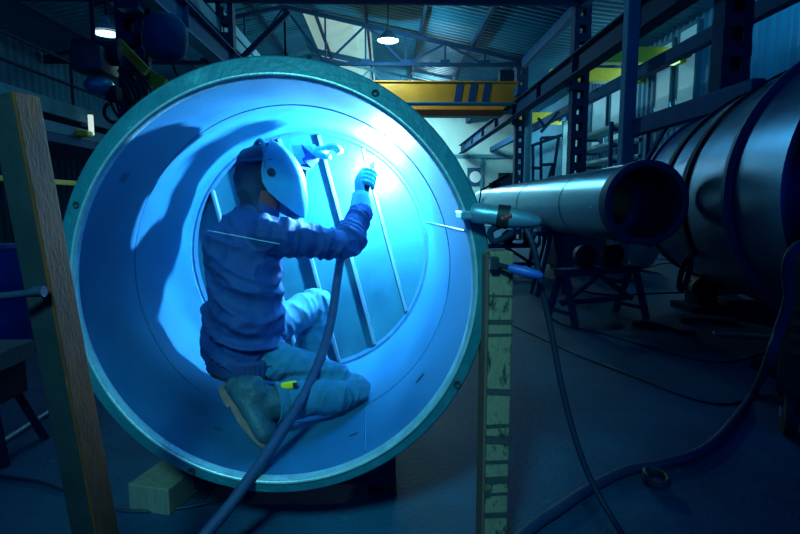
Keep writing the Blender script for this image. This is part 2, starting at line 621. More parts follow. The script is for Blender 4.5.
truss(13.8, 'nearest steel roof truss, its chord crossing the top of the picture')
truss(19.7, 'second steel roof truss, sloping down towards the orange crane end')
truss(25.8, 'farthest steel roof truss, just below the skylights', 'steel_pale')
tag(MB().bar(V((-7.2, 14.1, 6.2)), V((-2.3, 14.1, 7.9)), .09, .09, up=V((0, 1, 0))).build('roof_brace', 'steel_truss'),
    'single slanted roof brace rising to the right above the ring', 'brace')
tag(MB().bar(V((XL + .3, 14.2, 4.95)), V((XL + 1.6, 14.2, 6.15)), .12, .12, up=V((0, 1, 0))).build('knee_brace', 'steel_truss'),
    'thick knee brace from the left column up to the truss', 'brace')

# ------------------------------------------------------------------ orange bridge crane
t = thing('bridge_crane', (.5, 19, 4.7), 'orange bridge crane with three dark stripes spanning above the ring', 'crane')
CY = 19.0
for j, (y, m) in enumerate(((CY, 'crane'), (CY + 1.7, 'crane'))):
    g = MB().box((.5, y, 5.14), (8.2, .4, .66), bevel=.01).build('girder', m, t)
    MB().box((.5, y, 4.79), (8.2, .5, .045)).build('flange', 'steel_pale', g)
    MB().box((.5, y, 5.49), (8.2, .5, .04)).build('flange', 'crane', g)
    if j == 0:
        for xx in (2.5, 2.98, 3.46):
            MB().prism([(-.12, -.32), (.12, -.32), (.22, .32), (-.02, .32)], 0, .012,
                       (V((xx, y - .2, 5.14)), V((1, 0, 0)), V((0, 0, 1)), V((0, -1, 0)))).build('warning_stripe', 'stripe', g)
for x in (GL, GR):
    e = MB().box((x, CY + .85, 5.14), (.26, 3.0, .3), bevel=.02).build('end_carriage', 'steel_blue', t)
    for y in (CY - .45, CY + 2.15):
        MB().lathe([(-.08, .14), (.08, .14)], (x, y, 5.056), (1, 0, 0), 16, cap0=True, cap1=True).build('wheel', 'steel_dark', e)
MB().box((.5, CY + 1.0, 4.62), (7.6, .5, .22)).build('walkway', 'crane_under', t)
h = MB().box((4.2, CY - .05, 5.7), (.5, .35, .4), bevel=.03).build('trolley_motor', 'steel_dark', t)
MB().tube([(4.3, CY - .05, 5.8), (4.5, CY, 6.1), (4.75, CY, 5.95), (4.8, CY, 5.5)], .03, 8).build('cable', 'black', h)

# yellow crane over the right aisle
t = thing('aisle_crane', (6.6, 16.5, 5.2), 'yellow two beam crane over the right aisle', 'crane')
for y, z in ((14.6, 5.25), (16.8, 5.25)):
    MB().box((6.55, y, z), (2.9, .35, .4), bevel=.02).build('beam', 'crane_yellow', t)
for x in (5.35, 7.9):
    MB().box((x, 15.7, 5.27), (.2, 3, .24)).build('end_carriage', 'steel_blue', t)
t = thing('aisle_crane', (6.2, 24, 4.4), 'small yellow crane beam far down the right aisle', 'crane')
MB().box((6.5, 24, 5.1), (2.6, .3, .5), bevel=.02).build('beam', 'crane_yellow', t)
MB().box((5.4, 24, 5.1), (.25, 1.2, .3)).build('end_carriage', 'steel_blue', t)
MB().box((7.8, 24, 5.1), (.25, 1.2, .3)).build('end_carriage', 'steel_blue', t)

# ------------------------------------------------------------------ hanging lamps
def lamp(x, y, z, label, lit, top, q=1):
    t = thing('high_bay_lamp', (x, y, z), label, 'lamp', 'bell shaped high bay lamps')
    MB().lathe([(a * q, c * q) for a, c in ((0, .34), (.03, .335), (.14, .27), (.24, .16), (.30, .08), (.40, .07), (.46, .03))], (x, y, z), (0, 0, 1), 28).build('shade', 'white', t, True)
    MB().lathe([(0.012, .33 * q), (0.03, .33 * q)], (x, y, z), (0, 0, 1), 28, cap0=True, cap1=True).build('diffuser', lit, t)
    MB().tube([(x, y, z + .45 * q), (x, y, top)], .018, 8).build('hanger', 'steel_dark', t)


lp = lp0 = P(388, 31, 18)
lamp(lp.x, lp.y, lp.z - .3, 'bell lamp hanging near the roof truss above the ring', 'lamp_lit', roof_pt(lp.x, lp.y, 0).z)
lp = lp1 = P(107, 34, 9.2)
lamp(lp.x, lp.y, lp.z, 'glowing lamp hanging at the upper left beside the dark column', 'lamp_lit', roof_pt(lp.x, lp.y, 0).z, .62)

# ------------------------------------------------------------------ left side: mast gear, hoist, mezzanine
c0 = P(165, 38, 8.2)
t = thing('cable_drum', c0 - V((0, 0, .3)), 'dark barrel shaped drum fixed to the left column', 'drum')
MB().lathe([(-.32, .1), (-.3, .2), (-.2, .29), (0, .32), (.2, .29), (.3, .2), (.32, .1)], c0, (.1, .1, 1), 24, cap0=True, cap1=True).build('barrel', 'steel_blue', t, True)
MB().bar(c0 + V((0, 0, .1)), (XL + .12, YC - .13, c0.z + .15), .1, .14).build('bracket', 'steel_dark', t)
MB().tube(smooth_path([c0 + V((.1, -.1, -.3)), c0 + V((.25, -.1, -.9)), c0 + V((-.05, 0, -1.5)), c0 + V((-.3, 0, -1.9))], 6), .02, 8).build('cable', 'black', t)

hc = P(95, 62, 7.6)
t = thing('chain_hoist', hc - V((0, 0, .9)), 'dark hoist with red body and round bowl hanging left of the column', 'hoist')
MB().box(hc, (.42, .5, .34), bevel=.05).build('motor_body', 'red', t, True)
MB().lathe([(-.28, .16), (.28, .16)], hc + V((.05, 0, .12)), (1, .2, 0), 18, cap0=True, cap1=True).build('motor', 'steel_dark', t, True)
MB().sphere(hc + V((.06, -.05, -.32)), .17, 18, (1.15, 1, .8)).build('bowl', 'silver', t, True)
MB().box(hc + V((.22, 0, -.42)), (.16, .2, .2), bevel=.02).build('hook_block', 'steel_dark', t)
MB().tube([hc + V((.22 + .14 * math.sin(a), 0, -.66 - .14 * math.cos(a) + .0)) for a in [i * .35 - 2.6 for i in range(16)]], .025, 8).build('hook', 'steel_dark', t)
for i in range(5):
    q = hc + V((.3 + .05 * i, .05 * i, -.1))
    MB().tube(smooth_path([q, q + V((.15, 0, -.35)), q + V((.1 - .1 * i, 0, -.75 - .06 * i)), q + V((-.12, .05, -.5)), q + V((-.2, .1, -.2))], 6), .018, 7).build('cable', 'black', t)
MB().tube([hc + V((0, 0, .15)), V((hc.x, hc.y, 4.36))], .03, 8).build('hanger', 'steel_dark', t)
a, c = P(118, 42, 8.1), P(147, 72, 8.1)
tag(MB().bar(a, c, .12, .1, up=V((0, 1, 0))).build('brace', 'crane_yellow'), 'short yellow brace bolted slantwise to the left column', 'brace')
a, c = P(152, 74, YC), P(164, 86, YC)
a.x = XL + .16
tag(MB().bar(a, c, .22, .1, up=V((0, 1, 0))).build('bracket', 'crane_yellow'), 'small yellow bracket low on the right side of the left column', 'bracket')
a, c = P(190, 45, YC - .1), P(150, 92, YC - .1)
a = V((GL - .1, YC - .1, 4.36))
c.x = XL + .2
tag(MB().tube([a, c], .03, 8).build('tie_rod', 'steel_dark'), 'thin dark tie rod slanting beside the barrel shaped drum', 'rod')

MX = -6.2
t = thing('mezzanine', (-9, 17, 0), 'pale mezzanine deck with edge beams at the far left', 'platform')
MB().box((-9.1, 17, 3.05), (5.8, 18, .1)).build('deck', 'steel_blue', t)
MB().box((MX, 17, 3.12), (.1, 18, .28)).build('edge_beam', 'steel_pale', t)
MB().box((MX, 17, 2.55), (.12, 18, .16)).build('edge_beam', 'steel_blue', t)
MB().box((MX, 17, 2.75), (.03, 18, .2)).build('panel', 'steel_pale', t)
for y in (8.2, 12.6, 17, 21.4, 25.8):
    MB().box((MX, y, 1.55), (.16, .16, 3.1)).build('post', 'steel_pale', t)
for z in (3.65, 4.1):
    MB().tube([(MX, 8, z), (MX, 26, z)], .03, 8).build('handrail', 'steel_dark', t)
for i in range(7):
    MB().tube([(MX, 8.2 + i * 2.9, 3.2), (MX, 8.2 + i * 2.9, 4.1)], .03, 8).build('baluster', 'steel_dark', t)
for (z, x) in ((1.75, MX - .3),):
    tag(MB().box((x, 12, z), (.1, 9, .1), bevel=.01).build('guard_rail', 'crane_yellow'), 'yellow guard rail under the mezzanine beside the leaning post', 'rail')
gq = P(84, 134, (MX + .12) / P(84, 134, 1).x)
tag(MB().box(gq, (.26, .24, .13), bevel=.04).build('junction_box', 'crane_yellow'), 'dark yellow box at the end of the mezzanine beam', 'box')
wq = P(91, 125, (MX + .2) / P(91, 125, 1).x)
t = thing('lamp_tube', wq, 'small white upright tube lamp beside the mezzanine beam', 'lamp')
MB().lathe([(-.2, .05), (.2, .05)], wq, (0, 0, 1), 12, cap0=True, cap1=True).build('tube', 'lamp_lit', t)
MB().box(wq + V((-.12, 0, 0)), (.14, .05, .06)).build('bracket', 'steel_pale', t)

# ------------------------------------------------------------------ right aisle furniture
def rack(x, y, lab):
    t = thing('storage_rack', (x, y, 0), lab, 'rack')
    for dy in (-1.2, 1.2):
        for dx in (-.35, .35):
            MB().box((x + dx, y + dy, 1.75), (.09, .09, 3.5)).build('post', 'steel_blue', t)
    for i in range(8):
        z = .35 + i * .42
        for dy in (-1.2, 1.2):
            MB().box((x, y + dy, z), (.7, .07, .07)).build('arm', 'steel_blue', t)
    return t


RX, RY = 6.4, 15.6
rack(RX, RY, 'blue pipe rack behind the second right column')
for i in range(2, 8):
    z = .35 + i * .42 + .035
    for j, dx in enumerate((-.22, 0, .22)):
        r = .07
        o = MB().lathe([(-1.6, r), (1.6, r), (1.6, r * .75), (-1.6, r * .75)], (RX + dx, RY + random.uniform(-.15, .15), z + r), (0, 1, 0), 14, close=True).build('stored_pipe', 'sack', None, True)
        tag(o, 'pale pipe lying on the storage rack by the second right column', 'pipe', 'pipes stored on the rack')

# tubular frame standing between the second and third column
fx, fy = P(545, 190, 17.2).x, 17.2
t = thing('tube_frame', (fx, fy, 0), 'tall blue tubular frame with slanted arms between the right columns', 'frame')
def Q(px, py):
    return P(px, py, fy)
for pa, pb in (((541, 190), (541, 138)), ((533, 190), (533, 146)), ((559, 136), (551, 190)), ((545, 190), (553, 165))):
    a, c = Q(*pa), Q(*pb)
    lowp = a if a.z < c.z else c
    hip = c if a.z < c.z else a
    MB().tube([V((lowp.x, fy, 0)), lowp, hip], .05, 8).build('post', 'steel_blue', t)
for pa, pb in (((531, 146), (562, 135)), ((541, 138), (559, 137)), ((541, 165), (556, 164)), ((531, 168), (541, 168)), ((541, 132), (559, 112)), ((538, 118), (545, 127))):
    MB().tube([Q(*pa), Q(*pb)], .05, 8).build('arm', 'steel_blue', t)
tag(MB().tube([P(529, 106, 19.2), V((P(529, 106, 19.2).x, 19.2, 0))], .13, 12).build('downpipe', 'steel_pale', None, True), 'pale vertical pipe right of the third right column', 'pipe')

# post with long box beam reaching towards the vessel
bx = P(626, 140, 9).x
t = thing('jib_post', (bx, 9, 0), 'pale post with long dark beam reaching over the vessel', 'jib')
MB().box((bx, 9, 3.3), (.2, .2, 6.6), bevel=.015).build('post', 'steel_pale', t)
MB().box((bx + .12, 7.55, 2.57), (.16, 3.1, .26), bevel=.01).build('beam', 'steel_blue', t)
MB().bar((bx + .02, 8.9, 1.5), (bx + .1, 7.9, 2.45), .05, .06).build('brace', 'steel_blue', t)
MB().bar((bx + .3, 8.9, 1.4), (bx + .14, 8.5, 2.45), .05, .06).build('brace', 'steel_blue', t)
MB().box((bx, 9, .02), (.45, .45, .04)).build('base_plate', 'steel_dark', t)
cb = P(646, 157, 10.5)
o = MB()
o.sphere((0, 0, .75), .75, 14, (.65, .65, 1))
for v in o.bm.verts:
    v.co += v.co.normalized() * (.12 * noise.noise(v.co * 3.1))
    v.co.z = max(v.co.z, 0) * 1.45
    v.co += V((cb.x, cb.y, 0))
tag(o.build('wrapped_bundle', 'sack', None, True, 180), 'pale film wrapped bundle standing behind the small pipe end', 'bundle')
cb = P(607, 155, 12.5)
o = MB()
o.sphere((0, 0, .75), .75, 14, (.7, .7, 1))
for v in o.bm.verts:
    v.co += v.co.normalized() * (.14 * noise.noise(v.co * 2.7 + V((4, 2, 1))))
    v.co.z = max(v.co.z, 0) * 1.4
    v.co += V((cb.x, cb.y, 0))
tag(o.build('wrapped_bundle', 'sack', None, True, 180), 'pale wrapped bundle standing beside the second right column', 'bundle')
cr = P(578, 180, 10.5)
t = thing('crate', (cr.x, cr.y, 0), 'long blue crate standing behind the small pipe', 'crate')
MB().box((cr.x, cr.y, .95), (.95, .7, 1.7), bevel=.02).build('body', 'steel_blue', t)
MB().box((cr.x, cr.y, 1.83), (1.0, .75, .06), bevel=.01).build('lid', 'steel_pale', t)
for s in (-1, 1):
    MB().box((cr.x + s * .35, cr.y, .05), (.1, .7, .1)).build('skid', 'timber_grey', t)
dq = P(475, 177, Y1 - .2)
t = thing('wall_dial', (dq.x, dq.y, dq.z - .4), 'round white dial in a square frame on the far wall', 'dial')
MB().box(dq, (.95, .08, 1.1), bevel=.02).build('frame', 'steel_blue', t)
MB().lathe([(0, .34), (.05, .34)], dq - V((0, .05, 0)), (0, -1, 0), 24, cap0=True, cap1=True).build('face', 'white', t)

# ================================================================== THE BIG STEEL DRUM
FC = V((-.423, 1.96, 1.032))         # centre of the front ring
EC = V((-.456, 3.2, 1.025))          # centre of the end plate
AX = V((math.sin(math.radians(4)), math.cos(math.radians(4)), math.sin(math.radians(-4)))).normalized()
LEN = (EC - FC).dot(AX)
SH = (EC - FC) / LEN                 # way the centre moves per unit of depth
OFF = V((.005, 0, -.010))            # the opening sits a little low in the ring
UX = AX.cross(V((0, 0, 1))).normalized()
UZ = UX.cross(AX).normalized()
R_OUT = .8086
R_IN = .738
R_END = .713


def r_at(d):
    return R_IN + (R_END - R_IN) * d / LEN


def ctr(d):
    return FC + SH * d + OFF * max(0, 1 - d / LEN)


def cyl(d, ang, r):
    return ctr(d) + (UX * math.cos(ang) + UZ * math.sin(ang)) * r


def drum(prof, seg=128, close=False):
    """rings about the drum; prof entries (depth, radius, centre: 0 = ring, 1 = opening)"""
    mb = MB()
    rings = []
    for e in prof:
        d, r = e[0], e[1]
        c = ctr(d) if (len(e) < 3 or e[2]) else FC + SH * d
        rings.append([mb.bm.verts.new(c + (UX * math.cos(k * 2 * PI / seg) + UZ * math.sin(k * 2 * PI / seg)) * max(r, .0005)) for k in range(seg)])
    n = len(rings)
    for i in range(n if close else n - 1):
        A, B = rings[i], rings[(i + 1) % n]
        for k in range(seg):
            mb.bm.faces.new((A[k], B[k], B[(k + 1) % seg], A[(k + 1) % seg]))
    return mb


def shell_floor(x, y):            # height of the drum's inner bottom
    d = (y - FC.y) / SH.y
    c = ctr(d)
    r = r_at(d)
    return c.z - math.sqrt(max(r * r - (x - c.x) ** 2, 0.0001))


DR = thing('steel_drum', (FC.x, FC.y + .6, FC.z - R_OUT), 'large open steel drum with the welder kneeling inside it', 'drum')
# outer shell and inner lining
drum([(.03, R_OUT - .035, 0), (LEN + .1, R_OUT - .035, 0), (LEN + .1, R_END + .004), (LEN + .03, R_END + .004), (LEN + .03, R_OUT - .05, 0), (.03, R_OUT - .05, 0)], 128, True).build('outer_shell', 'shell_out', DR, True, 30)
ns = 24
prof = [(.012 + (LEN + .02) * i / ns, r_at(LEN * i / ns)) for i in range(ns + 1)]
prof2 = [(d, r + .012) for d, r in reversed(prof)]
drum(prof + prof2, 144, True).build('inner_shell', 'shell', DR, True, 30)
# front ring
RG = drum([(.05, R_OUT, 0), (.004, R_OUT, 0), (-.004, R_OUT - .006, 0), (-.022, R_IN + .012), (.0, R_IN + .004), (.05, R_IN + .004)], 160, True).build('front_ring', 'ring', DR, True, 25)
drum([(-.026, R_IN + .0135), (-.0275, R_IN + .008), (-.024, R_IN + .0025), (.012, R_IN - .002), (.012, R_IN + .008)], 160, True).build('ground_lip', 'ground_edge', RG, True, 60)
rmid = (R_OUT + R_IN) / 2 + .003
for a in (159, 60.5, -28.5, 246.7):
    a = math.radians(a)
    o = cyl(-.0135, a, rmid)
    MB().lathe([(0, .0055), (.003, .012), (-.004, .014), (-.007, .012), (-.004, .0055)], o, AX, 14, close=True).lathe([(0.001, .007), (.002, .007)], o, AX, 14, cap0=True, cap1=True).build('bolt_hole', 'dark_hole', RG, True)
# weld seams
def ring_seam(d, w, h):
    pts = [cyl(d + .0015 * math.sin(k * 2.3), k * 2 * PI / 220, r_at(d) + h) for k in range(220)]
    return MB().tube(pts, w, 6, closed=True)
ring_seam(.475, .009, .0062).build('ring_seam', 'seam', DR, True)
ring_seam(LEN - .012, .009, .006).build('ring_seam', 'seam', DR, True)
a = math.radians(14.5)
MB().tube([cyl(d, a, r_at(d)) for d in [i * .04 for i in range(1, int(LEN / .04))]], .0045, 6).build('long_seam', 'seam', DR, True)
a = math.radians(-62)
MB().tube([cyl(.03 + i * .04, a, r_at(.03 + i * .04)) for i in range(0, 11)], .004, 6).build('long_seam', 'seam', DR, True)
# end plate recessed a little behind the rim, with slanted stiffener bars
drum([(LEN + .05, 0.001), (LEN + .05, R_END + .006), (LEN + .062, R_END + .006), (LEN + .062, 0.001)], 96, True).build('end_plate', 'plate', DR, True, 30)
drum([(LEN + .0, R_END + .004), (LEN + .0, R_END - .012), (LEN + .05, R_END - .02), (LEN + .05, R_END + .004)], 120, True).build('rim_bead', 'seam', DR, True, 30)
tl = math.radians(15)
bd = (UX * math.sin(tl) - UZ * math.cos(tl))         # along the bars, down to the right
bn = (UX * math.cos(tl) + UZ * math.sin(tl))         # across the bars
ECC = ctr(LEN + .05)
for kk in (-2, -1, 0, 1, 2):
    off = kk * .238
    hl = math.sqrt((R_END - .02) ** 2 - off ** 2)
    c = ECC + bn * off - AX * .018
    rot = Matrix((bn, bd, AX)).transposed()
    MB().box(c, (.018, 2 * hl, .036), rot, bevel=.002).build('stiffener', 'bar', DR)
# small cleats and scale marks left on the lining
for (d, ang, s) in ((.26, -113, .045), (.24, -66, .04), (.30, -38, .05), (.16, 148, .05)):
    a = math.radians(ang)
    c = cyl(d, a, r_at(d) - .001)
    rad = (c - ctr(d)).normalized()
    tang = AX.cross(rad)
    MB().box(c, (s, s * .9, .004), Matrix((tang, AX, rad)).transposed(), bevel=.001).build('weld_mark', 'seam', DR)

# cradle, posts and timber carrying the drum
t = thing('drum_cradle', (FC.x, 2.5, 0), 'dark steel cradle under the big drum', 'cradle')
for y in (2.34, 2.95):
    dd = (y - FC.y) / SH.y
    cc = FC + SH * dd
    for s in (-1, 1):
        a = math.radians(-90 + s * 33)
        q = cc + (UX * math.cos(a) + UZ * math.sin(a)) * (R_OUT - .033)
        MB().bar(V((q.x, y, .03)), V((q.x, y, q.z + .0)), .12, .1, up=V((0, 1, 0)), bevel=.004).build('leg', 'steel_dark', t)
        MB().box((q.x, y, .006), (.13, .16, .012)).build('foot', 'steel_dark', t)
    MB().box((cc.x, y, .085), (.75, .08, .09), bevel=.004).build('cross_beam', 'steel_dark', t)
q0, q1 = G(193, 478), G(147, 516)
tag(MB().bar(q0 + V((.0, 0, .06)), q1 + V((0, .02, .06)), .2, .12, bevel=.006).build('timber_block', 'timber'), 'pale sawn timber block on the floor under the drum', 'timber')
# leaning post at the left
zt, zb = P(0, 94, 1.3), P(84, 534, 1.3)
dirp = (zt - zb).normalized()
foot = zb + dirp * ((0 - zb.z) / dirp.z)
t = thing('leaning_post', foot, 'worn steel post with rusty edge leaning at the left in front', 'post')
xw = dirp.cross(V((0, 1, 0))).normalized()
if xw.x < 0:
    xw = -xw
rz = Matrix.Rotation(math.radians(-12), 3, dirp)
xw = rz @ xw
yw = dirp.cross(xw).normalized()
if yw.y < 0:
    yw = -yw
rot = Matrix((xw, yw, dirp)).transposed()
Lp = (zt - foot).length
mid = foot + dirp * Lp / 2
MB().box(mid, (.066, .010, Lp), rot, bevel=.003).build('web', 'rust_post', t)
MB().box(mid + xw * .038 + yw * .031, (.010, .072, Lp), rot, bevel=.003).build('flange', 'rust', t)
MB().box(foot + V((0, 0, .008)), (.26, .22, .016)).build('foot_plate', 'steel_dark', t)
pq = P(40, 291, 1.27)
pk = MB().tube([pq + V((.01, -.012, 0)), P(-30, 300, 1.22)], .009, 12).build('peg', 'steel_dark', t, True)
MB().lathe([(-.015, .013), (.01, .013)], pq + V((.005, -.008, 0)), (1, 0, 0), 14, cap0=True, cap1=True).build('collar', 'steel_dark', pk, True)

# upright post at the right of the ring
pt = P(502, 252, 1.8)
pw = 24 * 1.8 / F
RP = thing('wooden_post', (pt.x, 1.86, 0), 'yellowish wooden post with dark bands standing right of the ring', 'post')
MB().box((pt.x, 1.865, pt.z / 2), (pw, .13, pt.z), bevel=.004).build('shaft', 'post_wood', RP)
MB().box((pt.x - pw / 2 - .005, 1.87, pt.z / 2 - .006), (.01, .12, pt.z - .012), bevel=.002).build('side_board', 'post_red', RP)
for (py, hh) in ((322, 5), (335, 3), (392, 7), (426, 4), (440, 9), (462, 4), (480, 8), (494, 3), (515, 6), (296, 2)):
    z = P(502, py, 1.8).z
    MB().box((pt.x + .0005, 1.865, z), (pw + .002, .134, hh * 1.8 / F), Matrix.Rotation(random.uniform(-.05, .05), 3, 'Y')).build('dark_band', 'band_dark', RP)

# silver ground clamp gripping the ring and blue hand clamp on the post
ca, cc_ = P(470, 212, 1.86), P(541, 222, 1.80)
t = thing('ground_clamp', (ca + cc_) / 2, 'silver clamp with dark cable gripping the right edge of the ring', 'clamp')
ax = (cc_ - ca)
ln = ax.length
MB().lathe([(0, .012), (.006, .03), (.02, .036), (.07, .034), (.12, .038), (.16, .034), (.2, .026), (ln - .01, .018), (ln, .008)], ca, ax, 22, cap0=True, cap1=True).build('body', 'silver', t, True)
MB().lathe([(.095, .0405), (.135, .0415), (.135, .034), (.095, .034)], ca, ax, 22, close=True).build('grip', 'black', t, True)
for i in range(3):
    MB().sphere(ca + ax.normalized() * (.105 + .012 * i) + V((0, -.036, -.006 + .006 * i)), .009, 10).build('jaw_screw', 'red', t, True)
MB().box(ca + V((-.01, .04, -.01)), (.05, .14, .03), bevel=.006).build('jaw', 'silver', t)
MB().tube(smooth_path([ca + ax * .45 + V((0, 0, -.03)), ca + ax * .3 + V((0, 0, -.055)), ca + ax * .36 + V((0, 0, -.09)), ca + ax * .62 + V((0, 0, -.05))], 6), .012, 10).build('lever', 'steel_dark', t, True)
CLAMP_END = ca + ax * .76
b0, b1 = P(494, 264, 1.775), P(543, 276, 1.72)
t = thing('hand_clamp', (b0 + b1) / 2, 'blue handled hand clamp sticking out of the wooden post', 'clamp')
MB().tube([b0 + (b1 - b0) * f for f in (.3, .4, .7, .92, 1)], [.010, .016, .017, .014, .006], 14).build('handle', 'blue_plastic', t, True)
MB().tube([b0, b0 + (b1 - b0) * .34], .009, 10).build('jaw', 'steel_dark', t, True)
MB().box(b0 + V((0, .004, .002)), (.03, .03, .045), bevel=.004).build('pad', 'black', t)

# ================================================================== SMALL STAINLESS PIPE ON ROLLERS
px_ = P(647, 203, 4.9)
far = P(490, 205.5, 12.4)
pa = (far - px_).normalized()
pr = .385
PP = thing('stainless_pipe', (px_.x, 8, px_.z - pr), 'long shiny steel pipe with open end facing the camera on roller trestles', 'pipe')
pl = (far - px_).length + .6
MB().lathe([(.12, pr), (pl, pr), (pl, pr - .03), (.12, pr - .03)], px_, pa, 72, close=True).build('barrel', 'stainless', PP, True, 30)
MB().lathe([(.0, pr + .01), (.14, pr + .012), (.14, pr - .05), (0, pr - .05), (-.008, pr - .02)], px_, pa, 72, close=True).build('end_collar', 'vessel_ring', PP, True, 25)
MB().lathe([(.13, pr - .031), (pl, pr - .031), (pl, pr - .034), (.13, pr - .034)], px_, pa, 64, close=True).build('lining', 'stainless_in', PP, True, 30)
MB().lathe([(.9, pr - .03), (.9, pr - .11), (.94, pr - .11), (.94, pr - .03)], px_, pa, 64, close=True).build('inner_ring', 'stainless_in', PP, True, 30)
for dd in (1.35, 3.4):
    MB().lathe([(dd - .012, pr + .001), (dd, pr + .005), (dd + .012, pr + .001)], px_, pa, 72).build('weld_seam', 'seam', PP, True)
hk = px_ + pa * ((far - px_).length * .90) + V((-.05, 0, pr))
t = thing('pipe_clamp', hk, 'dark toggle clamp sitting on top of the shiny pipe', 'clamp')
MB().box(hk + V((0, 0, .05)), (.22, .3, .11), bevel=.02).build('base', 'steel_dark', t)
MB().bar(hk + V((-.1, 0, .06)), hk + V((.3, 0, .28)), .06, .07).build('arm', 'steel_dark', t)
MB().tube([hk + V((-.05, -.1, .08)), hk + V((-.32, -.12, -.06)), hk + V((-.36, -.14, -.35))], .02, 8).build('lever', 'steel_dark', t)


def trestle(L, R_, zt, label, rollers=True):
    t = thing('roller_trestle', ((L.x + R_.x) / 2, (L.y + R_.y) / 2, 0), label, 'trestle', 'roller trestles under the shiny pipe')
    ex = (R_ - L).normalized()
    ey = V((-ex.y, ex.x, 0))
    MB().bar(L + V((0, 0, zt)) - ex * .06, R_ + V((0, 0, zt)) + ex * .06, .16, .08, bevel=.006).build('top_beam', 'steel_blue', t)
    for e in (L, R_):
        for s in (-1, 1):
            MB().bar(e + ey * s * .24, e + ey * s * .05 + V((0, 0, zt - .03)), .06, .06, up=ex, bevel=.004).build('leg', 'steel_blue', t)
        MB().bar(e + ey * .2 + V((0, 0, .12)), e - ey * .2 + V((0, 0, .12)), .04, .04).build('foot_bar', 'steel_blue', t)
    m_ = (L + R_) / 2
    MB().bar(L + V((0, 0, .22)), R_ + V((0, 0, .22)), .05, .06).build('cross_bar', 'steel_blue', t)
    for e in (L, R_):
        MB().bar(e + V((0, 0, .2)), m_ + V((0, 0, zt - .05)), .05, .05).build('brace', 'steel_blue', t)
    if rollers:
        f = (px_.x + pa.x * (m_.y - px_.y) / pa.y)
        for s in (-1, 1):
            ccx = V((f, m_.y, 0)) + ex * s * .2
            ccx.z = zt + .04 + .135
            br = MB()
            br.box(ccx + V((0, .085, -.06)), (.12, .02, .2)).box(ccx + V((0, -.085, -.06)), (.12, .02, .2)).box(ccx + V((0, 0, -.125)), (.18, .2, .02))
            k_ = br.build('roller_bracket', 'steel_dark', t)
            MB().lathe([(-.06, .1), (-.05, .12), (.05, .12), (.06, .1)], ccx, V((0, 1, 0)), 22, cap0=True, cap1=True).build('roller', 'black', k_, True)
    return t


TL, TR = G(561, 322), G(628, 314)
TR.y = TL.y + .35
mz = px_.z - pr
trestle(TL, TR, .56, 'near blue steel trestle with two black rollers under the pipe')
tl2, tr2 = V((1.75, 9.6, 0)), V((2.75, 9.75, 0))
trestle(tl2, tr2, .56, 'far blue steel trestle under the pipe, beyond the near one')

# ================================================================== LARGE VESSEL AT THE RIGHT
vf = V((4.6, 7.0, 1.41))
va = V((-.28, -.96, 0)).normalized()
vr = 1.10
VL = 4.4
VS = thing('steel_vessel', (4.0, 5, .31), 'very large dark steel vessel lying on cradles at the right', 'vessel')
MB().lathe([(0, vr), (VL, vr), (VL, vr - .04), (0, vr - .04)], vf, va, 96, close=True).build('barrel', 'vessel', VS, True, 30)
MB().lathe([(-.02, vr + .035), (.1, vr + .035), (.1, vr - .03), (-.02, vr - .03)], vf, va, 96, close=True).build('end_flange', 'vessel_ring', VS, True, 30)
MB().lathe([(-.01, vr - .02), (-.25, vr * .75), (-.36, vr * .4), (-.4, .01)], vf, va, 64).build('dished_head', 'vessel', VS, True, 60)
for dd in (3.5,):
    MB().lathe([(dd, vr - .01), (dd, vr + .05), (dd + .07, vr + .05), (dd + .07, vr - .01)], vf, va, 96, close=True).build('ring_stiffener', 'vessel_ring', VS, True, 30)


def vpt(d, ang, r):
    u = va.cross(V((0, 0, 1))).normalized()
    return vf + va * d + (u * math.cos(ang) + V((0, 0, 1)) * math.sin(ang)) * r


u_ = va.cross(V((0, 0, 1))).normalized()
lead = 0 if u_.x < 0 else PI       # the side that looks to the left
sgn = 1 if u_.x < 0 else -1
for (d0, d1, a_end, lab) in ((1.9, 1.2, -12, 'dark lifting sling draped over the vessel, the one nearer its far end'),
                             (2.75, 2.0, -34, 'dark lifting sling draped over the vessel, with a long hanging loop')):
    t = thing('lifting_sling', vpt(d0, PI / 2, vr), lab, 'sling', 'lifting slings over the vessel')
    bb = MB()
    n = 40
    rows = []
    for i in range(n + 1):
        f = i / n
        ang = math.radians(150 + (a_end - 150) * f)
        ang = lead + sgn * ang
        d = d0 + (d1 - d0) * max(0, (f - .2) / .8) ** 1.2
        w = .085 + .02 * math.sin(f * 9)
        rows.append([bb.bm.verts.new(vpt(d + s * w, ang, vr + h)) for s, h in ((-1, .006), (-1, .026), (1, .03), (1, .006))])
    for i in range(n):
        for q in range(4):
            bb.bm.faces.new((rows[i][q], rows[i][(q + 1) % 4], rows[i + 1][(q + 1) % 4], rows[i + 1][q]))
    bb.bm.faces.new(rows[0]); bb.bm.faces.new(rows[-1][::-1])
    bb.build('strap', 'sling', t, True, 50)
    e = vpt(d1, lead + sgn * math.radians(a_end), vr + .04)
    lp_ = []
    for i in range(22):
        q = i * 2 * PI / 22
        lp_.append(e + V((-.02 + .02 * math.sin(q), 0, 0)) + va * (.07 * math.sin(q)) + V((-.10 * (1 - math.cos(q)) * .35, 0, -.17 * (1 - math.cos(q)))))
    MB().tube(lp_, .028, 8, closed=True).build('end_loop', 'sling', t, True)
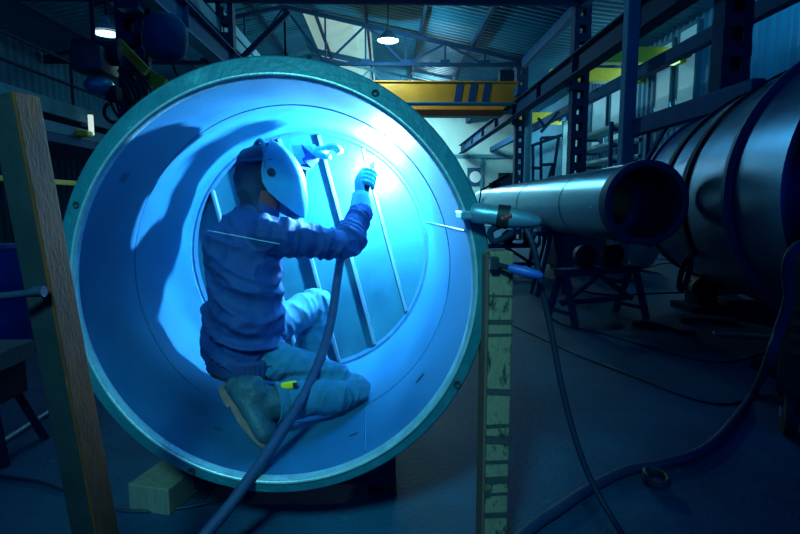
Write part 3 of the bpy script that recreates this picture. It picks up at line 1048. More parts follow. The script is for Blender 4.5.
for dd, lab in ((.55, 'dark cradle stand under the far end of the vessel'), (3.3, 'dark cradle stand under the near end of the vessel')):
    q = vf + va * dd
    t = thing('vessel_cradle', (q.x, q.y, 0), lab, 'cradle', 'cradles under the vessel')
    MB().box((q.x, q.y, .04), (1.5, .5, .08), bevel=.01).build('base_plate', 'steel_dark', t)
    for s in (-1, 1):
        w = MB().box((q.x + s * .5, q.y, .22), (.24, .34, .3), bevel=.03).build('saddle', 'steel_dark', t)
        MB().lathe([(-.13, .14), (.13, .14)], (q.x + s * .5, q.y - .0, .28), va, 18, cap0=True, cap1=True).build('roller', 'black', w, True)

# welding machine cart at the right edge
t = thing('welding_machine', (2.42, 2.7, 0), 'black wheeled welding machine cart at the right edge', 'machine')
MB().box((2.46, 2.68, .62), (.42, .5, .8), bevel=.03).build('cabinet', 'steel_dark', t)
MB().box((2.48, 2.68, 1.62), (.32, .42, 1.05), bevel=.04).build('wire_feeder', 'steel_dark', t)
MB().box((2.46, 2.68, 1.06), (.36, .4, .1), bevel=.01).build('shelf', 'steel_dark', t)
for (x, y) in ((2.33, 2.86), (2.62, 2.86)):
    w = MB().lathe([(-.035, .09), (-.03, .135), (.03, .135), (.035, .09)], (x - .03, y, .135), (1, -.6, 0), 28, cap0=True, cap1=True).build('wheel', 'black', t, True)
    MB().lathe([(-.042, .045), (.042, .045)], (x - .03, y, .135), (1, -.6, 0), 16, cap0=True, cap1=True).build('hub', 'silver', w, True)
for (x, y) in ((2.3, 2.5), (2.62, 2.5)):
    MB().lathe([(-.025, .06), (.025, .06)], (x, y, .06), (1, 0, 0), 18, cap0=True, cap1=True).build('wheel', 'black', t, True)
MB().box((2.46, 2.68, .19), (.44, .5, .05), bevel=.01).build('base', 'steel_dark', t)
for z in (.5, .58, .66, .74):
    MB().box((2.246, 2.68, z), (.008, .3, .03)).build('vent', 'black', t)
MB().tube([(2.32, 2.42, 1.0), (2.24, 2.36, 1.15), (2.62, 2.36, 1.15), (2.62, 2.42, 1.0)], .015, 8).build('handle', 'steel_dark', t)

# ================================================================== CABLES AND FLOOR ITEMS
def cable(name, pts, r, m, label, cat='cable', n=8):
    return tag(MB().tube(smooth_path(pts, n), r, 10).build(name, m, None, True, 180), label, cat)


cable('cable', [CLAMP_END + V((0, .01, -.012)), P(533, 245, 1.80), P(541, 285, 1.80), P(551, 330, 1.80), P(563, 392, 1.79), P(579, 450, 1.76), P(596, 490, 1.72), P(622, 534, 1.66), G(640, 560, .02) * 1.0, G(690, 600, .012)],
      .0105, 'hose', 'dark cable hanging from the silver clamp down to the floor')
def GF(lst, r):
    return [G(x, y, r) for x, y in lst]
cable('hose', GF([(470, 600), (500, 558), (531, 528), (560, 508), (592, 487), (625, 471), (655, 465), (690, 456), (715, 441), (738, 415), (755, 390)], .024) + [P(768, 362, 2.62), P(779, 330, 2.55), P(788, 300, 2.5), P(794, 250, 2.42), V((2.24, 2.41, 1.25))], .024, 'hose_blue', 'thick sleeved hose curving over the floor up to the machine', 'hose', 10)
lc = G(656, 483, .02)
cable('hose', [lc + V((.048 * math.cos(a) * (1 - .03 * i / 20), .062 * math.sin(a), .014 + .02 * (i / 24))) for i, a in [(i, i * .42 + 2.0) for i in range(34)]], .012, 'hose', 'small coil of dark hose lying beside the thick hose', 'hose', 3)
cable('cable', GF([(512, 325), (545, 340), (580, 356), (640, 379), (690, 398), (725, 404), (755, 398), (780, 394)], .007), .007, 'hose', 'thin cable running across the floor from behind the wooden post')
cable('cable', GF([(545, 312), (562, 324), (600, 333), (650, 347), (700, 360), (735, 361), (768, 350), (785, 338)], .008), .008, 'hose', 'dark cable lying on the floor just past the near trestle')
cable('cable', GF([(520, 268), (560, 283), (600, 294), (660, 293), (720, 291)], .012), .012, 'hose', 'farthest floor cable, running under the near trestle to the vessel')
cable('cable', GF([(0, 476), (40, 482), (66, 491), (120, 510), (180, 508), (225, 498), (258, 488)], .008), .008, 'hose', 'thin black cable on the floor from the leaning post to under the drum')
cable('cable', GF([(600, 262), (640, 268), (660, 264), (680, 262), (650, 258), (610, 256)], .012), .012, 'hose', 'flat loop of cable on the floor behind the near trestle')
r0, r1 = G(-20, 456, .018), G(50, 411, .018)
tag(MB().tube([r0, r1], .018, 12).build('steel_rod', 'bar', None, True), 'bare steel rod lying on the floor left of the leaning post', 'rod')
# trestle with grey timber, blue bin and a dark machine at the left
q = P(-4, 352, 2.75)
t = thing('timber_stand', (q.x, q.y, 0), 'grey timber beam on a dark low stand at the left edge', 'stand')
MB().box((q.x - .15, q.y, q.z - .02), (.5, .3, .1), bevel=.008).build('beam', 'timber_grey', t)
MB().box((q.x - .15, q.y, q.z - .16), (.44, .24, .18), bevel=.01).build('box', 'steel_dark', t)
for s in (-1, 1):
    for s2 in (-1, 1):
        MB().bar(V((q.x - .15 + s * .26, q.y + s2 * .16, 0)), V((q.x - .15 + s * .16, q.y + s2 * .08, q.z - .2)), .04, .04).build('leg', 'steel_dark', t)
q = G(8, 352)
t = thing('blue_barrel', (q.x, q.y, 0), 'blue plastic barrel standing behind the leaning post', 'barrel')
MB().lathe([(0, .26), (.03, .28), (.25, .29), (.3, .3), (.33, .29), (.6, .29), (.63, .3), (.66, .29), (.9, .28), (.93, .25)], (q.x, q.y, 0), (0, 0, 1), 32, cap0=True).build('body', 'bin', t, True, 50)
MB().lathe([(.9, .27), (.94, .27), (.94, .2), (.96, .18)], (q.x, q.y, 0), (0, 0, 1), 32, cap1=True).build('lid', 'bin', t, True, 50)
# loose steel pieces on the floor at the right
q = G(706, 322)
tag(MB().box(q + V((0, 0, .03)), (.55, .22, .06), Matrix.Rotation(-.3, 3, 'Z'), .006).build('steel_plate', 'steel_dark'), 'dark steel plate lying on the floor before the vessel cradle', 'plate')
q = G(742, 336)
tag(MB().box(q + V((0, 0, .012)), (.5, .1, .024), Matrix.Rotation(-.35, 3, 'Z'), .003).build('steel_strip', 'silver'), 'narrow pale steel strip on the floor near the vessel cradle', 'strip')
q = G(662, 330)
t = thing('shackle', q, 'dark open shackle with a strap lying on the floor below the pipe end', 'shackle')
MB().tube(smooth_path([q + V((-.22, .18, .02)), q + V((-.05, .22, .02)), q + V((.02, .1, .02)), q + V((-.1, .02, .02)), q + V((-.2, .1, .02))], 6), .02, 8).build('bow', 'steel_dark', t, True)
MB().tube(smooth_path([q + V((.0, .12, .02)), q + V((.08, -.02, .02)), q + V((.1, -.16, .02)), q + V((.24, -.2, .02))], 6), .02, 8).build('strap', 'steel_dark', t, True)
q = P(553, 232, 7.6)
t = thing('side_stand', (q.x, q.y, 0), 'small stand with a pale box behind the near trestle', 'stand')
MB().box((q.x, q.y, q.z - .02), (.6, .4, .05)).build('table_top', 'steel_blue', t)
MB().box((q.x - .12, q.y, q.z + .09), (.17, .2, .17), bevel=.01).build('box', 'sack', t)
for s in (-1, 1):
    for s2 in (-1, 1):
        MB().bar(V((q.x + s * .25, q.y + s2 * .15, 0)), V((q.x + s * .06, q.y + s2 * .1, q.z - .03)), .045, .045).build('leg', 'steel_blue', t)

# ================================================================== THE WELDER
fw = V((.87, .5, 0)).normalized()           # facing
sd = V((.5, -.87, 0)).normalized()          # his right
PZ = V((-.645, 2.49, .645))
hipR, hipL = V((-.60, 2.42, .618)), V((-.665, 2.58, .645))
kneeR = P(353, 391, 2.43)
kneeR.z = max(kneeR.z, shell_floor(kneeR.x, kneeR.y) + .086)
ankR = V((-.548, 2.20, .452))
kneeL = P(316, 304, 2.9)
ankL = V((-.42, 2.90, 0)); ankL.z = shell_floor(ankL.x, ankL.y) + .1
shR, shL = V((-.545, 2.43, 1.165)), V((-.685, 2.76, 1.22))
elR = P(346, 243, 2.60)
wrR = P(361, 213, 2.79)
elL = V((-.60, 2.97, 1.38))
wrL = P(309, 154, 2.96)
neck = V((-.595, 2.595, 1.27))
headc = P(259, 172, 2.6)
arc_p = P(374, 157, 3.03)
gaze = (arc_p - headc).normalized()
person = thing  # alias keeps the name free

# --- body: one continuous figure under the clothes
b = MB()
b.loft([PZ + V((0, 0, -.1)), PZ, PZ + V((-.01, .01, .2)), V((-.655, 2.53, 1.0)), V((-.64, 2.57, 1.16)), V((-.61, 2.59, 1.24)), neck + V((.015, 0, .02))],
       [(.09, .14), (.12, .16), (.115, .15), (.12, .165), (.1, .15), (.07, .09), (.055, .06)], hint=sd)
b.loft([neck - V((.02, 0, .06)), neck + V((.03, .005, .05)), headc + V((-.01, 0, -.03))], [.06, .058, .06], hint=sd)
hr = V((0, 0, 1)).rotation_difference(V((0, 0, 1))).to_matrix()
b.sphere(headc + V((0, 0, .01)), .098, 20, (1, .86, 1.18), Matrix.Rotation(math.radians(35), 3, 'Z'))
b.sphere(headc + fw * .055 + V((0, 0, -.06)), .055, 14, (1, .9, .9))
b.loft([headc + fw * .085 + V((0, 0, .02)), headc + fw * .115 + V((0, 0, -.02)), headc + fw * .09 + V((0, 0, -.03))], [.01, .016, .012], hint=sd, seg=8)
for s in (-1, 1):
    b.sphere(headc + sd * s * .088 + V((0, 0, -.01)), .028, 10, (.8, .4, 1.2), Matrix.Rotation(math.radians(30), 3, 'Z'))
for sh, el, wr in ((shR, elR, wrR), (shL, elL, wrL)):
    b.loft([V((-.62, 2.57, 1.17)).lerp(sh, .3), sh, sh.lerp(el, .5), el, el.lerp(wr, .35), wr], [.06, .058, .05, .042, .042, .03], hint=V((0, .3, 1)))
for hp, kn, an in ((hipR, kneeR, ankR), (hipL, kneeL, ankL)):
    b.loft([PZ.lerp(hp, .4), hp, hp.lerp(kn, .5), kn, kn.lerp(an, .3), kn.lerp(an, .7), an], [.08, .082, .07, .054, .055, .043, .036], hint=V((.1, .9, .5)))
bodyme = blob(b, .014, 3)
org = V((PZ.x, PZ.y, .30))
for v in bodyme.vertices:
    v.co -= org
PERS = link_mesh('person', bodyme, 'skin', None, org, True, 180)
tag(PERS, 'person in dark blue jacket and welding mask kneeling inside the drum, holding a torch', 'person')


def ridged(p, f, st=(1, 1, 1), off=0.0):
    q = V((p.x * st[0] * f + off, p.y * st[1] * f - off, p.z * st[2] * f + off * .5))
    return 1 - abs(noise.noise(q)) * 2.0


def seg_dist(p, a, c):
    ab = c - a
    t = max(0, min(1, (p - a).dot(ab) / ab.length_squared))
    return (p - (a + ab * t)).length, t


def crease(v):
    """sharp ridge, flat valley"""
    v = max(0.0, v)
    return v * v


def jacket_fold(p):
    d, t = seg_dist(p, shR, elR)
    d2, t2 = seg_dist(p, elR, wrR)
    d3, t3 = seg_dist(p, shL, elL)
    if min(d, d2, d3) < .105:
        # cloth bunched across the sleeve, gathering at elbow and shoulder
        u = t * .42 if d < d2 else .42 + t2 * .3
        wgt = .55 + .45 * abs(t - .5) * 2 if d < d2 else 1.0
        tw = noise.noise(p * 3.5) * .06
        v = crease(ridged(V(((u + tw) * 2.2, p.y * .5 + 3, p.z * .5)), 7.5))
        v2 = crease(ridged(V((p.x * .9, p.y * .9, p.z * 1.6)), 13, (1, 1, 1), 5))
        return wgt * (.021 * v + .010 * v2) - .008
    low = max(0, min(1, (1.14 - p.z) / .5))
    diag = p.z + .45 * (p.x + .65) - .2 * (p.y - 2.5) + .03 * noise.noise(p * 4)
    v = crease(ridged(V((p.x * .7, p.y * .7, diag * 2.4)), 4.6, (1, 1, 1), 2.2)) * (.014 + .030 * low)
    v += crease(ridged(V((p.x, p.y, p.z * 1.4)), 9, (1, 1, 1), 8.1)) * .010
    return v - .013


b = MB()
b.loft([V((-.665, 2.47, .56)), V((-.668, 2.475, .63)), V((-.672, 2.485, .74)), V((-.672, 2.505, .9)), V((-.668, 2.53, 1.04)), V((-.66, 2.555, 1.14)), V((-.645, 2.57, 1.21)), V((-.62, 2.585, 1.255))],
       [(.142, .175), (.158, .19), (.165, .195), (.165, .2), (.168, .205), (.155, .19), (.12, .15), (.085, .1)], hint=sd, p=2.25)
b.sphere(V((-.735, 2.50, 1.10)), .115, 16, (1, 1.15, 1.2))
for sh, el, wr, up in ((shR, elR, wrR, V((0, .3, 1))), (shL, elL, wrL, V((.4, .3, 1)))):
    c = V((-.635, 2.57, 1.15))
    b.loft(smooth_path([c.lerp(sh, .25), sh, sh.lerp(el, .5) + V((0, 0, -.008)), el, el.lerp(wr, .5), wr], 3),
           [.095, .096, .096, .095, .09, .086, .081, .077, .074, .072, .07, .066, .062, .058, .055, .052], hint=up)
jm = blob(b, .0085, 6, jacket_fold)
JK = mesh_child('jacket', jm, 'jacket', PERS)
JK['label'] = 'dark blue work jacket with a pale seam across the back'
bvh = BVHTree.FromPolygons([v.co + org for v in jm.vertices], [tuple(p.vertices) for p in jm.polygons])


def on_jacket(p, off=.002):
    h = bvh.find_nearest(p)
    return h[0] + h[1] * off


def cast_jacket(px, py, off=.002):
    o = V((0, 0, CAMZ))
    d = ray(px, py).normalized()
    h = bvh.ray_cast(o, d)
    return (h[0] + h[1] * off) if h[0] else None


pp = [cast_jacket(208 + 72 * i / 24, 230.5 + 13.5 * i / 24, .001) for i in range(25)]
pp = [p for p in pp if p]
if len(pp) > 4:
    MB().tube(pp, .0022, 6).build('seam_piping', 'piping', JK, True)
# ribbed waistband, collar, cuffs
wb = MB()
n = 96
rings = []
for (z, dx, dy, k_) in ((.538, .145, .178, 0), (.543, .163, .194, 1), (.60, .170, .2, 1), (.612, .150, .182, 0)):
    rr = []
    for i in range(n):
        a = i * 2 * PI / n
        rib = .003 * (1 if i % 2 else -1) * k_
        rr.append(wb.bm.verts.new(V((-.667, 2.472, z)) + fw * ((dx + rib) * math.cos(a)) + sd * ((dy + rib) * math.sin(a))))
    rings.append(rr)
for i in range(3):
    for j in range(n):
        wb.bm.faces.new((rings[i][j], rings[i][(j + 1) % n], rings[i + 1][(j + 1) % n], rings[i + 1][j]))
wb.build('waistband', 'jacket_rib', JK, True, 60)
cn = neck + V((-.005, 0, -.01))
MB().lathe([(-.035, .1), (.0, .092), (.05, .082), (.055, .076), (.0, .078), (-.03, .085)], cn, V((.25, .05, 1)), 28, close=True).build('collar', 'jacket', JK, True, 60)
MB().lathe([(-.02, .083), (.03, .078), (.07, .074), (.075, .06), (.0, .07)], cn + V((.012, 0, .035)), V((.3, .05, 1)), 24, close=True).build('neck_cloth', 'red_cloth', PERS, True, 60)
for el, wr in ((elR, wrR), (elL, wrL)):
    dv = (wr - el).normalized()
    MB().lathe([(-.045, .058), (-.04, .064), (-.02, .06), (.0, .065), (.012, .062), (.015, .05)], wr, dv, 24).build('cuff', 'jacket', JK, True, 60)


# --- trousers
def trouser_fold(p):
    best = 9
    for a, c in ((hipR, kneeR), (kneeR, ankR), (hipL, kneeL), (kneeL, ankL)):
        d, t = seg_dist(p, a, c)
        if d < best:
            best, T, A, Cc = d, t, a, c
    ax_ = (Cc - A).normalized()
    u = (p - A).dot(ax_)
    w = abs(T - .5) * 2
    near = min(1.0, max(0.0, (p - V((-.60, 2.45, .62))).length / .16 - .35))
    cut = 0.0
    d1, d2 = seg_dist(p, hipR, kneeR)[0], seg_dist(p, kneeR, ankR)[0]
    if min(d1, d2) < .12:
        t1 = min(1.0, (p - kneeR).length / .14)
        cut = .026 * t1 * math.exp(-((d1 - d2) / .016) ** 2)
    return near * (.006 + .010 * w) * crease(ridged(V(((u + .05 * noise.noise(p * 4)) * 2.2, p.y * .7, p.z * .7)), 8, (1, 1, 1), 1.3)) + near * .005 * crease(ridged(p, 15)) - .005 - cut


b = MB()
b.loft([PZ + V((.0, 0, -.13)), PZ + V((-.005, 0, -.06)), PZ + V((-.01, 0, .05)), PZ + V((-.015, 0, .12))], [(.11, .15), (.145, .178), (.135, .165), (.10, .13)], hint=sd)
for hp, kn, an, e in ((hipR, kneeR, ankR, .80), (hipL, kneeL, ankL, .92)):
    pts = smooth_path([PZ.lerp(hp, .35), hp, hp.lerp(kn, .5), kn], 4)
    rr = [(.085 + .015 * i / 4) if i <= 4 else .1 + (.086 - .1) * (i - 4) / (len(pts) - 5) for i in range(len(pts))]
    b.loft(pts, rr, hint=V((.1, .9, .5)))
    b.sphere(kn, .088, 16)
    e_ = kn.lerp(an, e)
    b.loft(smooth_path([kn, kn.lerp(e_, .35), kn.lerp(e_, .7), e_], 4), [.086, .088, .09, .091, .091, .091, .09, .089, .088, .087, .086, .085, .084], hint=V((.1, .9, .5)))
tm = blob(b, .009, 5, trouser_fold)
fl_fix = 0
for v in tm.vertices:
    zf = shell_floor(v.co.x, v.co.y) + .004
    if v.co.z < zf:
        v.co.z = zf
for v in tm.vertices:
    if v.co.z > .54 and v.co.x < -.50:
        h = bvh.find_nearest(v.co)
        if h[0] is not None and h[3] < .045 and (v.co - h[0]).dot(h[1]) > -.006:
            v.co = h[0] - h[1] * .008
TRS = mesh_child('trousers', tm, 'jeans', PERS)
dv = (ankR - kneeR).normalized()
hq = kneeR.lerp(ankR, .80)
MB().lathe([(-.03, .084), (-.025, .088), (.01, .09), (.014, .083), (-.02, .076)], hq, dv, 28, close=True).build('hem', 'jeans', TRS, True, 60)
hb = [V((-.665, 2.472, .535)) + fw * (.15 * math.cos(a)) + sd * (.182 * math.sin(a)) for a in [i * 2 * PI / 60 for i in range(60)]]
MB().tube(hb, .014, 8, closed=True).build('belt', 'black', TRS, True)

# --- boots
def boot(ankle, heel, toe, up, shin, q=1.0, name='boot'):
    """heel/toe: sole line ends; up: from the sole towards the shin"""
    e = (toe - heel).normalized()
    up = (up - e * up.dot(e)).normalized()
    s = e.cross(up).normalized()
    L = (toe - heel).length
    b = MB()
    b.loft([heel + e * (-.01) + up * .045, heel + e * .05 + up * .055, heel + e * (L * .45) + up * .055, heel + e * (L * .75) + up * .045, heel + e * (L * .93) + up * .038, toe + e * .0 + up * .032],
           [(a * q, c) for a, c in ((.03, .036), (.046, .04), (.05, .042), (.05, .038), (.045, .033), (.022, .02))], hint=up, p=2.4)
    b.loft(smooth_path([heel + e * .06 + up * .05, heel + e * .075 + up * .1, ankle, ankle + shin * .07, ankle + shin * .12], 3),
           [a * q for a in (.05, .05, .051, .053, .054, .056, .058, .059, .06, .061, .062, .062, .06)], hint=s)
    bo = mesh_child(name, blob(b, .008, 5, lambda p: .003 * ridged(p, 16) + .001 * noise.noise(p * 40)), 'boot', PERS)
    pl_, n = [], 26
    for i in range(n):
        a = i * 2 * PI / n
        u = math.cos(a)
        xx = L * .47 + (L * .53 + .012) * u
        ww = q * (.047 if u > -.2 else .04) * math.sin(a) * (1 - .12 * max(0, -u))
        if -.55 < u < .05:
            ww *= .86
        pl_.append((xx, ww))
    sl = MB().prism(pl_, -.002, .026, (heel, e, s, up)).build('sole', 'sole', bo, True, 35)
    MB().prism([(x * .98, w * 1.02) for x, w in pl_ if x < L * .3], -.014, .0, (heel, e, s, up)).build('heel_block', 'sole', bo)
    for i in range(5):
        c = heel + e * (L * (.36 + .07 * i)) + up * (.108 - .008 * i)
        MB().tube([c - s * .035 - up * .012, c + up * .004, c + s * .035 - up * .012], .004, 6).build('lace', 'lace', bo, True)
    return bo


shinR = (kneeR - ankR).normalized()
heelR = P(225, 391, 2.235)
toeR_ = P(265, 458, 2.105)
toeR_.z = max(toeR_.z, shell_floor(toeR_.x, toeR_.y) + .02)
boot(ankR, heelR, toeR_, V((.84, -.12, .5)), shinR, 1.22)
shinL = (kneeL - ankL).normalized()
heelL = ankL + V((-.06, -.03, -.085)); heelL.z = shell_floor(heelL.x, heelL.y) + .016
toeL_ = heelL + V((.13, .23, .0)); toeL_.z = max(heelL.z + .02, shell_floor(toeL_.x, toeL_.y) + .016)
boot(ankL, heelL, toeL_, V((0, 0, 1)), shinL)

# --- gloved hands
def glove_mesh(parts):
    b = MB()
    for pts, rr in parts:
        b.loft(smooth_path(pts, 3), [rr[0] + (rr[-1] - rr[0]) * i / (3 * (len(pts) - 1)) for i in range(3 * (len(pts) - 1) + 1)], hint=V((.13, .4, .9)), seg=12)
    return b


hA, hB = P(365.5, 193, 2.85), P(370, 172, 2.925)       # torch handle
ha = (hB - hA).normalized()
to_cam = (V((0, 0, CAMZ)) - hA)
e1 = (to_cam - ha * to_cam.dot(ha)).normalized()          # towards the viewer
e2 = ha.cross(e1).normalized()
if e2.x > 0:
    e2 = -e2                                              # to the left
RH = .017


def around(f, ang, r):
    """point near the handle: ang 0 = left, 90 = viewer side"""
    a = math.radians(ang)
    return hA.lerp(hB, f) + (e2 * math.cos(a) + e1 * math.sin(a)) * r


parts = []
palm = around(.45, 20, .04)
for j, f in enumerate((.30, .50, .70, .89)):
    ln_ = (.9, 1.0, 1.02, .95)[j]
    parts.append(([around(f - .02, -35, .044), around(f, 40, .044), around(f, 95, .036), around(f, 95 + 55 * ln_, .033), around(f - .03, 95 + 105 * ln_, .032)], (.0155, .0115)))
parts.append(([around(.3, 0, .045), around(.55, -40, .042), around(.8, -75, .035), around(1.0, -95, .031)], (.019, .012)))
gb = glove_mesh(parts)
gb.loft(smooth_path([wrR, wrR.lerp(palm, .5), around(.3, 5, .045), around(.62, 5, .043), around(.88, 5, .038)], 3),
        [(.034, .03), (.034, .029), (.035, .028), (.036, .027), (.038, .026), (.041, .025), (.043, .024), (.044, .024), (.045, .023), (.045, .022), (.044, .021), (.04, .02), (.03, .016)], hint=e2)
gl = mesh_child('glove', blob(gb, .0048, 4, lambda p: .0014 * ridged(p, 45)), 'glove', PERS)
dv = (around(.2, 10, .035) - wrR).normalized()
MB().lathe([(-.06, .06), (-.03, .055), (.0, .05), (.035, .044), (.04, .036), (.0, .044), (-.055, .054)], wrR + dv * .075, dv, 28, close=True).build('gauntlet', 'glove', gl, True, 60)

hx = (P(341, 146, 2.985) - wrL).normalized()                # left hand: reaching out to the right
hs = hx.cross(V((0, 0, 1))).normalized()                   # towards the viewer
hu = hs.cross(hx).normalized()
if hu.z < 0:
    hu = -hu


def HL(a, s, u):
    return wrL + hx * a + hs * s + hu * u


parts = []
for j, (s, l) in enumerate(((.036, .9), (.013, 1.02), (-.011, 1.06), (-.034, .86))):
    parts.append(([HL(.06, s * .8, .0), HL(.102, s, .006), HL(.102 + .04 * l, s * 1.12, .006), HL(.102 + .062 * l, s * 1.15, -.014), HL(.102 + .066 * l, s * 1.12, -.036)], (.018, .0135)))
parts.append(([HL(.03, .03, -.012), HL(.06, .05, -.028), HL(.085, .052, -.04), HL(.108, .046, -.046)], (.021, .015)))
gb = glove_mesh(parts)
gb.loft(smooth_path([HL(-.02, 0, 0), HL(.03, 0, 0), HL(.075, 0, 0), HL(.105, 0, .002)], 3), [(.04, .034), (.041, .033), (.043, .031), (.046, .03), (.049, .029), (.052, .028), (.054, .027), (.053, .024), (.05, .022), (.044, .018)], hint=hu)
gl = mesh_child('glove', blob(gb, .0048, 4, lambda p: .0016 * ridged(p, 45)), 'glove', PERS)
MB().lathe([(-.09, .066), (-.05, .06), (.0, .05), (.03, .043), (.034, .036), (.0, .044), (-.085, .06)], wrL + hx * .012, hx, 28, close=True).build('gauntlet', 'glove', gl, True, 60)

# --- hood and welding mask
mf = (V((.82, .5, -.12))).normalized()                     # where the mask points
ms = mf.cross(V((0, 0, 1))).normalized()                   # his right, towards the viewer
mu = ms.cross(mf).normalized()
ko = P(271, 172, 2.505)                                    # pivot knob on the right side
HW = .118
mo = ko - ms * HW                                          # middle of the head between the pivots
b = MB()
rotm = Matrix((mf, ms, mu)).transposed()
b.sphere(mo - mf * .018 + mu * .012, .108, 22, (1.02, .92, 1.12), rotm)
b.loft([mo - mf * .065 + mu * .05, mo - mf * .072 - mu * .02, neck + V((-.02, 0, .03)), neck + V((-.02, 0, -.03))], [(.05, .07), (.06, .075), (.072, .084), (.085, .1)], hint=ms)
hd = mesh_child('hood', blob(b, .009, 6, lambda p: .012 * crease(ridged(p, 9, (1, 1, .7), 3)) - .004), 'hood', PERS)
hd['label'] = 'dark cloth hood under the mask'
# prof: z (along mu), back edge, front edge (along mf), half width
prof = [(.152, -.01, .015, .085), (.140, -.012, .062, .095), (.115, -.022, .108, .106), (.08, -.034, .150, .113), (.04, -.043, .182, .117), (0, -.046, .202, .118), (-.05, -.036, .216, .118), (-.09, -.006, .225, .116), (-.125, .05, .229, .112), (-.155, .105, .228, .106), (-.178, .15, .222, .1), (-.19, .186, .212, .094)]
b = MB()
nn = 40
rows = []
for (z, xb, xf, w) in prof:
    row = []
    for i in range(nn + 1):
        a = -PI / 2 + PI * i / nn
        sx = abs(math.cos(a)) ** (2 / 3.2)
        sy = math.copysign(abs(math.sin(a)) ** (2 / 3.6), math.sin(a))
        row.append(b.bm.verts.new(mo + mu * z + mf * (xb + (xf - xb) * sx) + ms * (w * sy)))
    rows.append(row)
for i in range(len(rows) - 1):
    for j in range(nn):
        b.bm.faces.new((rows[i][j], rows[i][j + 1], rows[i + 1][j + 1], rows[i + 1][j]))
bmesh.ops.recalc_face_normals(b.bm, faces=b.bm.faces)
bmesh.ops.subdivide_edges(b.bm, edges=b.bm.edges[:], cuts=1, use_grid_fill=True, smooth=.6)
bmesh.ops.solidify(b.bm, geom=b.bm.faces[:], thickness=.0045)
MK = b.build('welding_mask', 'mask', PERS, True, 50)
MK['label'] = 'pale grey welding mask'
for s in (-1, 1):
    MB().lathe([(-.004, .0185), (.006, .0185), (.012, .015), (.013, .004)], mo + ms * s * (HW + .002), ms * s, 24, cap1=True).build('pivot_knob', 'black', MK, True, 40)
MB().box(mo + mf * .190 + mu * .005, (.03, .094, .085), rotm, bevel=.004).build('lens_frame', 'black', MK)
MB().box(mo + mf * .205 + mu * .005, (.004, .08, .07), rotm).build('lens', 'lens', MK)
rim = [rows_[0] for rows_ in []]
hbnd = []
for i in range(40):
    a = i * 2 * PI / 40
    hbnd.append(mo - mf * .03 + mf * (.018 + .1 * math.cos(a)) + ms * (.108 * math.sin(a)) + mu * (.055 + .02 * math.cos(a)))
MB().tube(hbnd, .009, 8, closed=True).build('headband', 'steel_blue', MK, True)
hb2 = [mo - mf * .03 + ms * (.112 * math.cos(a)) + mu * (.014 + .138 * math.sin(a)) for a in [PI * i / 24 for i in range(25)]]
MB().tube(hb2, .010, 8).build('crown_strap', 'steel_pale', MK, True)

# --- welding torch, hose and arc
tip = P(372.5, 163, 2.985)
t = thing('welding_torch', hA, 'welding torch held in the right glove, its tip glowing', 'torch')
MB().tube([hA - ha * .02, hA, hB, hB + ha * .02], [.012, .017, .017, .012], 16).build('handle', 'black', t, True)
nk = smooth_path([hB + ha * .015, hB + ha * .06, hB.lerp(tip, .8) + V((0, 0, .01)), tip], 6)
MB().tube(nk, .0085, 12).build('neck', 'brass', t, True)
nd = (arc_p - tip).normalized()
MB().lathe([(-.045, .011), (-.04, .0145), (-.01, .0145), (.012, .0105), (.012, .008), (-.01, .008)], tip, nd, 18).build('nozzle', 'brass', t, True)
ac = MB().sphere(arc_p, .007, 12).build('arc', 'arc', t, True)
MB().tube([hA + e1 * .018 + ha * .06, hA + e1 * .026 + ha * .045, hA + e1 * .024 + ha * .02], .004, 8).build('trigger', 'red', t)
hose_pts = [hA - ha * .015, P(357, 222, 2.84), P(343, 250, 2.76), P(338, 275, 2.68), P(333, 310, 2.58), P(325, 345, 2.46), P(312, 378, 2.32), P(294, 412, 2.15), P(272, 447, 2.0), P(250, 478, 1.885), P(228, 508, 1.81), P(203, 538, 1.74), G(180, 575, .05), G(120, 640, .024), G(0, 690, .024)]
cable('torch_hose', hose_pts, .0225, 'hose_blue', 'thick dark torch hose hanging from the welder over the front ring', 'hose', 8)

# yellow tool case at the hip
tb = BVHTree.FromPolygons([v.co + org for v in tm.vertices], [tuple(p.vertices) for p in tm.polygons])
hit = tb.ray_cast(V((0, 0, CAMZ)), ray(289, 385).normalized())
yq = hit[0] - ray(289, 385).normalized() * .016 if hit[0] else P(289, 385, 2.3)
t = thing('tool_case', yq - V((0, 0, .02)), 'small yellow tool case with black end at the welder\'s thigh', 'tool')
ry = Matrix.Rotation(math.radians(5), 3, 'Y').transposed() @ Matrix.Rotation(math.radians(12), 3, 'Z')
MB().box(yq, (.068, .022, .028), ry, bevel=.004).build('case', 'yellow', t, True)
MB().box(yq + V((.026, -.006, .003)), (.018, .016, .02), ry, bevel=.002).build('button', 'black', t)
MB().tube(smooth_path([yq + V((-.03, 0, .006)), yq + V((-.05, .0, .03)), yq + V((-.025, .01, .05)), yq + V((.01, .012, .04)), yq + V((.025, .015, .06))], 6), .0025, 6).build('cord', 'black', t, True)

# ================================================================== LIGHT
def light(kind, name, loc, col, power, **kw):
    l = bpy.data.lights.new(name, kind)
    l.color = col
    l.energy = power
    for k_, v_ in kw.items():
        setattr(l, k_, v_)
    o = bpy.data.objects.new(name, l)
    o.location = loc
    COL.objects.link(o)
    return o


def aim(o, target):
    o.rotation_euler = (V(target) - o.location).to_track_quat('-Z', 'Y').to_euler()


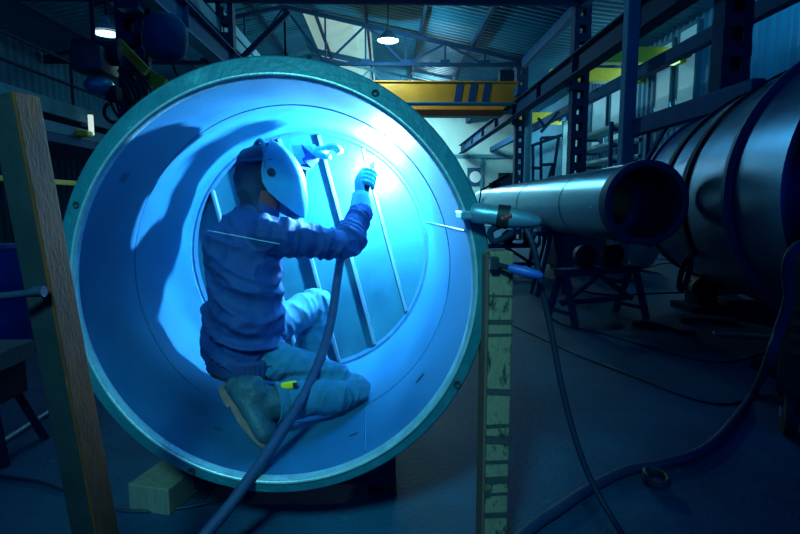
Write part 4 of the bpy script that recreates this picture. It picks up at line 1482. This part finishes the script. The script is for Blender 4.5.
light('POINT', 'arc_light', arc_p + V((-.012, -.03, -.012)), (.2, .62, 1), 430, shadow_soft_size=.018)
k = light('SPOT', 'front_key_spot', (-.9, -1.3, 3.5), (.17, .9, 1), 700, spot_size=math.radians(38), spot_blend=1.0, shadow_soft_size=.35)  # unseen spot added behind the camera to light the drum front
aim(k, (-.35, 2.1, .75))
# daylight falling through the skylights and the right hand windows
for i, (x, y) in enumerate(((-1.75, 22.9), (-1.75, 29), (2.2, 29))):
    light('AREA', 'skylight_daylight', roof_pt(x, y, -.2), (.36, .95, 1), 640, shape='RECTANGLE', size=2.2, size_y=4.2)
for y in (15.2, 19.6, 23.5):
    k = light('AREA', 'window_daylight', (X1 - .25, y, 4.6), (.3, .8, 1), 75, shape='RECTANGLE', size=2, size_y=2)
    aim(k, (0, y, 2.5))
# the two hanging lamps, then unseen points added to fill the hall
light('POINT', 'lamp_light', (lp0.x, lp0.y, lp0.z - .55), (.26, .8, 1), 420, shadow_soft_size=.1)
light('POINT', 'lamp_light', (lp1.x, lp1.y, lp1.z - .15), (.2, .75, 1), 14, shadow_soft_size=.1)
light('POINT', 'hall_fill', (.6, 6.2, 6.4), (.0, .36, 1), 70, shadow_soft_size=.3)  # added blue fill for roof, trusses and floor
light('POINT', 'hall_fill', (6.6, 11, 5.6), (.03, .55, 1), 55, shadow_soft_size=.3)  # added blue fill for the right aisle
light('POINT', 'hall_fill', (2.2, 27.3, 5.9), (.5, .88, 1), 700, shadow_soft_size=.2)  # added to brighten the far wall
light('POINT', 'hall_fill', (-1.6, 9.2, 6.0), (.04, .6, 1), 60, shadow_soft_size=.3)  # added to light the left bars and trusses
light('POINT', 'hall_fill', (-9, 12, 5.8), (.03, .4, 1), 10, shadow_soft_size=.3)  # added faint fill at the far left

w = bpy.data.worlds.new('world')
w.use_nodes = True
C.world = w
bg = w.node_tree.nodes['Background']
bg.inputs[0].default_value = (.0, .13, .8, 1)
bg.inputs[1].default_value = .6

C.view_settings.view_transform = 'Standard'
C.view_settings.look = 'None'
C.view_settings.exposure = 0
C.view_settings.gamma = 1
